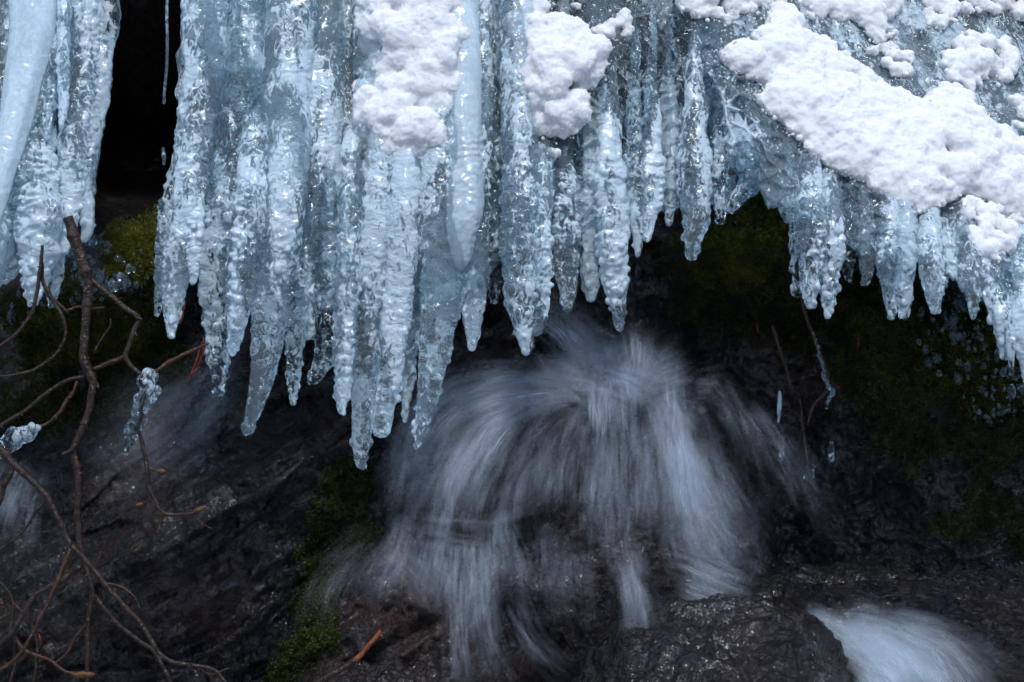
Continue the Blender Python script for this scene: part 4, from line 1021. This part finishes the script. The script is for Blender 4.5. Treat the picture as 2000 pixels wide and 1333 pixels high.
for k, (pts, lab) in enumerate((([(1523, 764, 5), (1523, 776, 9), (1522, 800, 9), (1521, 828, 4)], 'clear straw of ice hanging alone right of the waterfall'),
                ([(1526, 850, 8), (1525, 880, 12), (1524, 906, 4)], 'short ice drop just below the lone ice straw'),
                ([(1624, 862, 8), (1624, 890, 12), (1626, 906, 8)], 'short ice drop right of the small bright ice lump'))):
    g = icicle_geo(pts, .20, 90 + k, rib=.05, beads=0, follow=False)
    tag(ice_object('icicle', g, ICE_CLEAR, voxel=.0018), lab, 'icicle', 'small icicles on the right bank')

for k, (pts, lab) in enumerate((([(331, -60, 4), (329, 20, 4), (325, 110, 4), (320, 205, 3)], 'hair thin thread of ice hanging in the dark cave opening'),
                ([(318, 288, 5), (320, 304, 9), (321, 324, 4)], 'single ice drop on the dark cave wall below the hair thin thread'))):
    tag(ice_object('icicle', icicle_geo(pts, .12, 95 + k, rib=.03, beads=0, follow=False), ICE, voxel=.0013), lab, 'icicle')

# ================================================================ LIGHT, WORLD, CAMERA
SUN_EL, SUN_AZ = 56, 174       # azimuth measured from +Y, clockwise seen from above
w = bpy.data.worlds.new('World'); SC.world = w; w.use_nodes = True
nt = w.node_tree; bg = nt.nodes['Background']
sky = nt.nodes.new('ShaderNodeTexSky'); sky.sky_type = 'NISHITA'; sky.sun_disc = False
sky.sun_elevation = R(SUN_EL); sky.sun_rotation = R(SUN_AZ); sky.dust_density = 0.8; sky.air_density = 1.0
nt.links.new(sky.outputs[0], bg.inputs[0]); bg.inputs[1].default_value = .14
sl = bpy.data.lights.new('sun', 'SUN'); sl.energy = 1.3; sl.angle = R(14); sl.color = (1, .97, .92)
so = bpy.data.objects.new('sun', sl); COL.objects.link(so)
dirv = Vector((math.sin(R(SUN_AZ)) * math.cos(R(SUN_EL)), math.cos(R(SUN_AZ)) * math.cos(R(SUN_EL)), math.sin(R(SUN_EL))))
so.rotation_euler = dirv.to_track_quat('Z', 'Y').to_euler()

cd = bpy.data.cameras.new('camera'); cd.sensor_width = 36; cd.lens = 36 * CAMD / 2.0; cd.clip_start = .05; cd.clip_end = 200
co_ = bpy.data.objects.new('camera', cd); COL.objects.link(co_); co_.location = (0, -CAMD, 0); co_.rotation_euler = (R(90), 0, 0)
SC.camera = co_
SC.view_settings.view_transform = 'Standard'; SC.view_settings.look = 'None'; SC.view_settings.exposure = 0.82; SC.view_settings.gamma = 1
cy = SC.cycles
cy.max_bounces = 10; cy.transmission_bounces = 9; cy.glossy_bounces = 4; cy.diffuse_bounces = 2; cy.transparent_max_bounces = 40
cy.sample_clamp_indirect = 10; cy.blur_glossy = .5; cy.use_denoising = True
cy.use_adaptive_sampling = True; cy.adaptive_threshold = .03
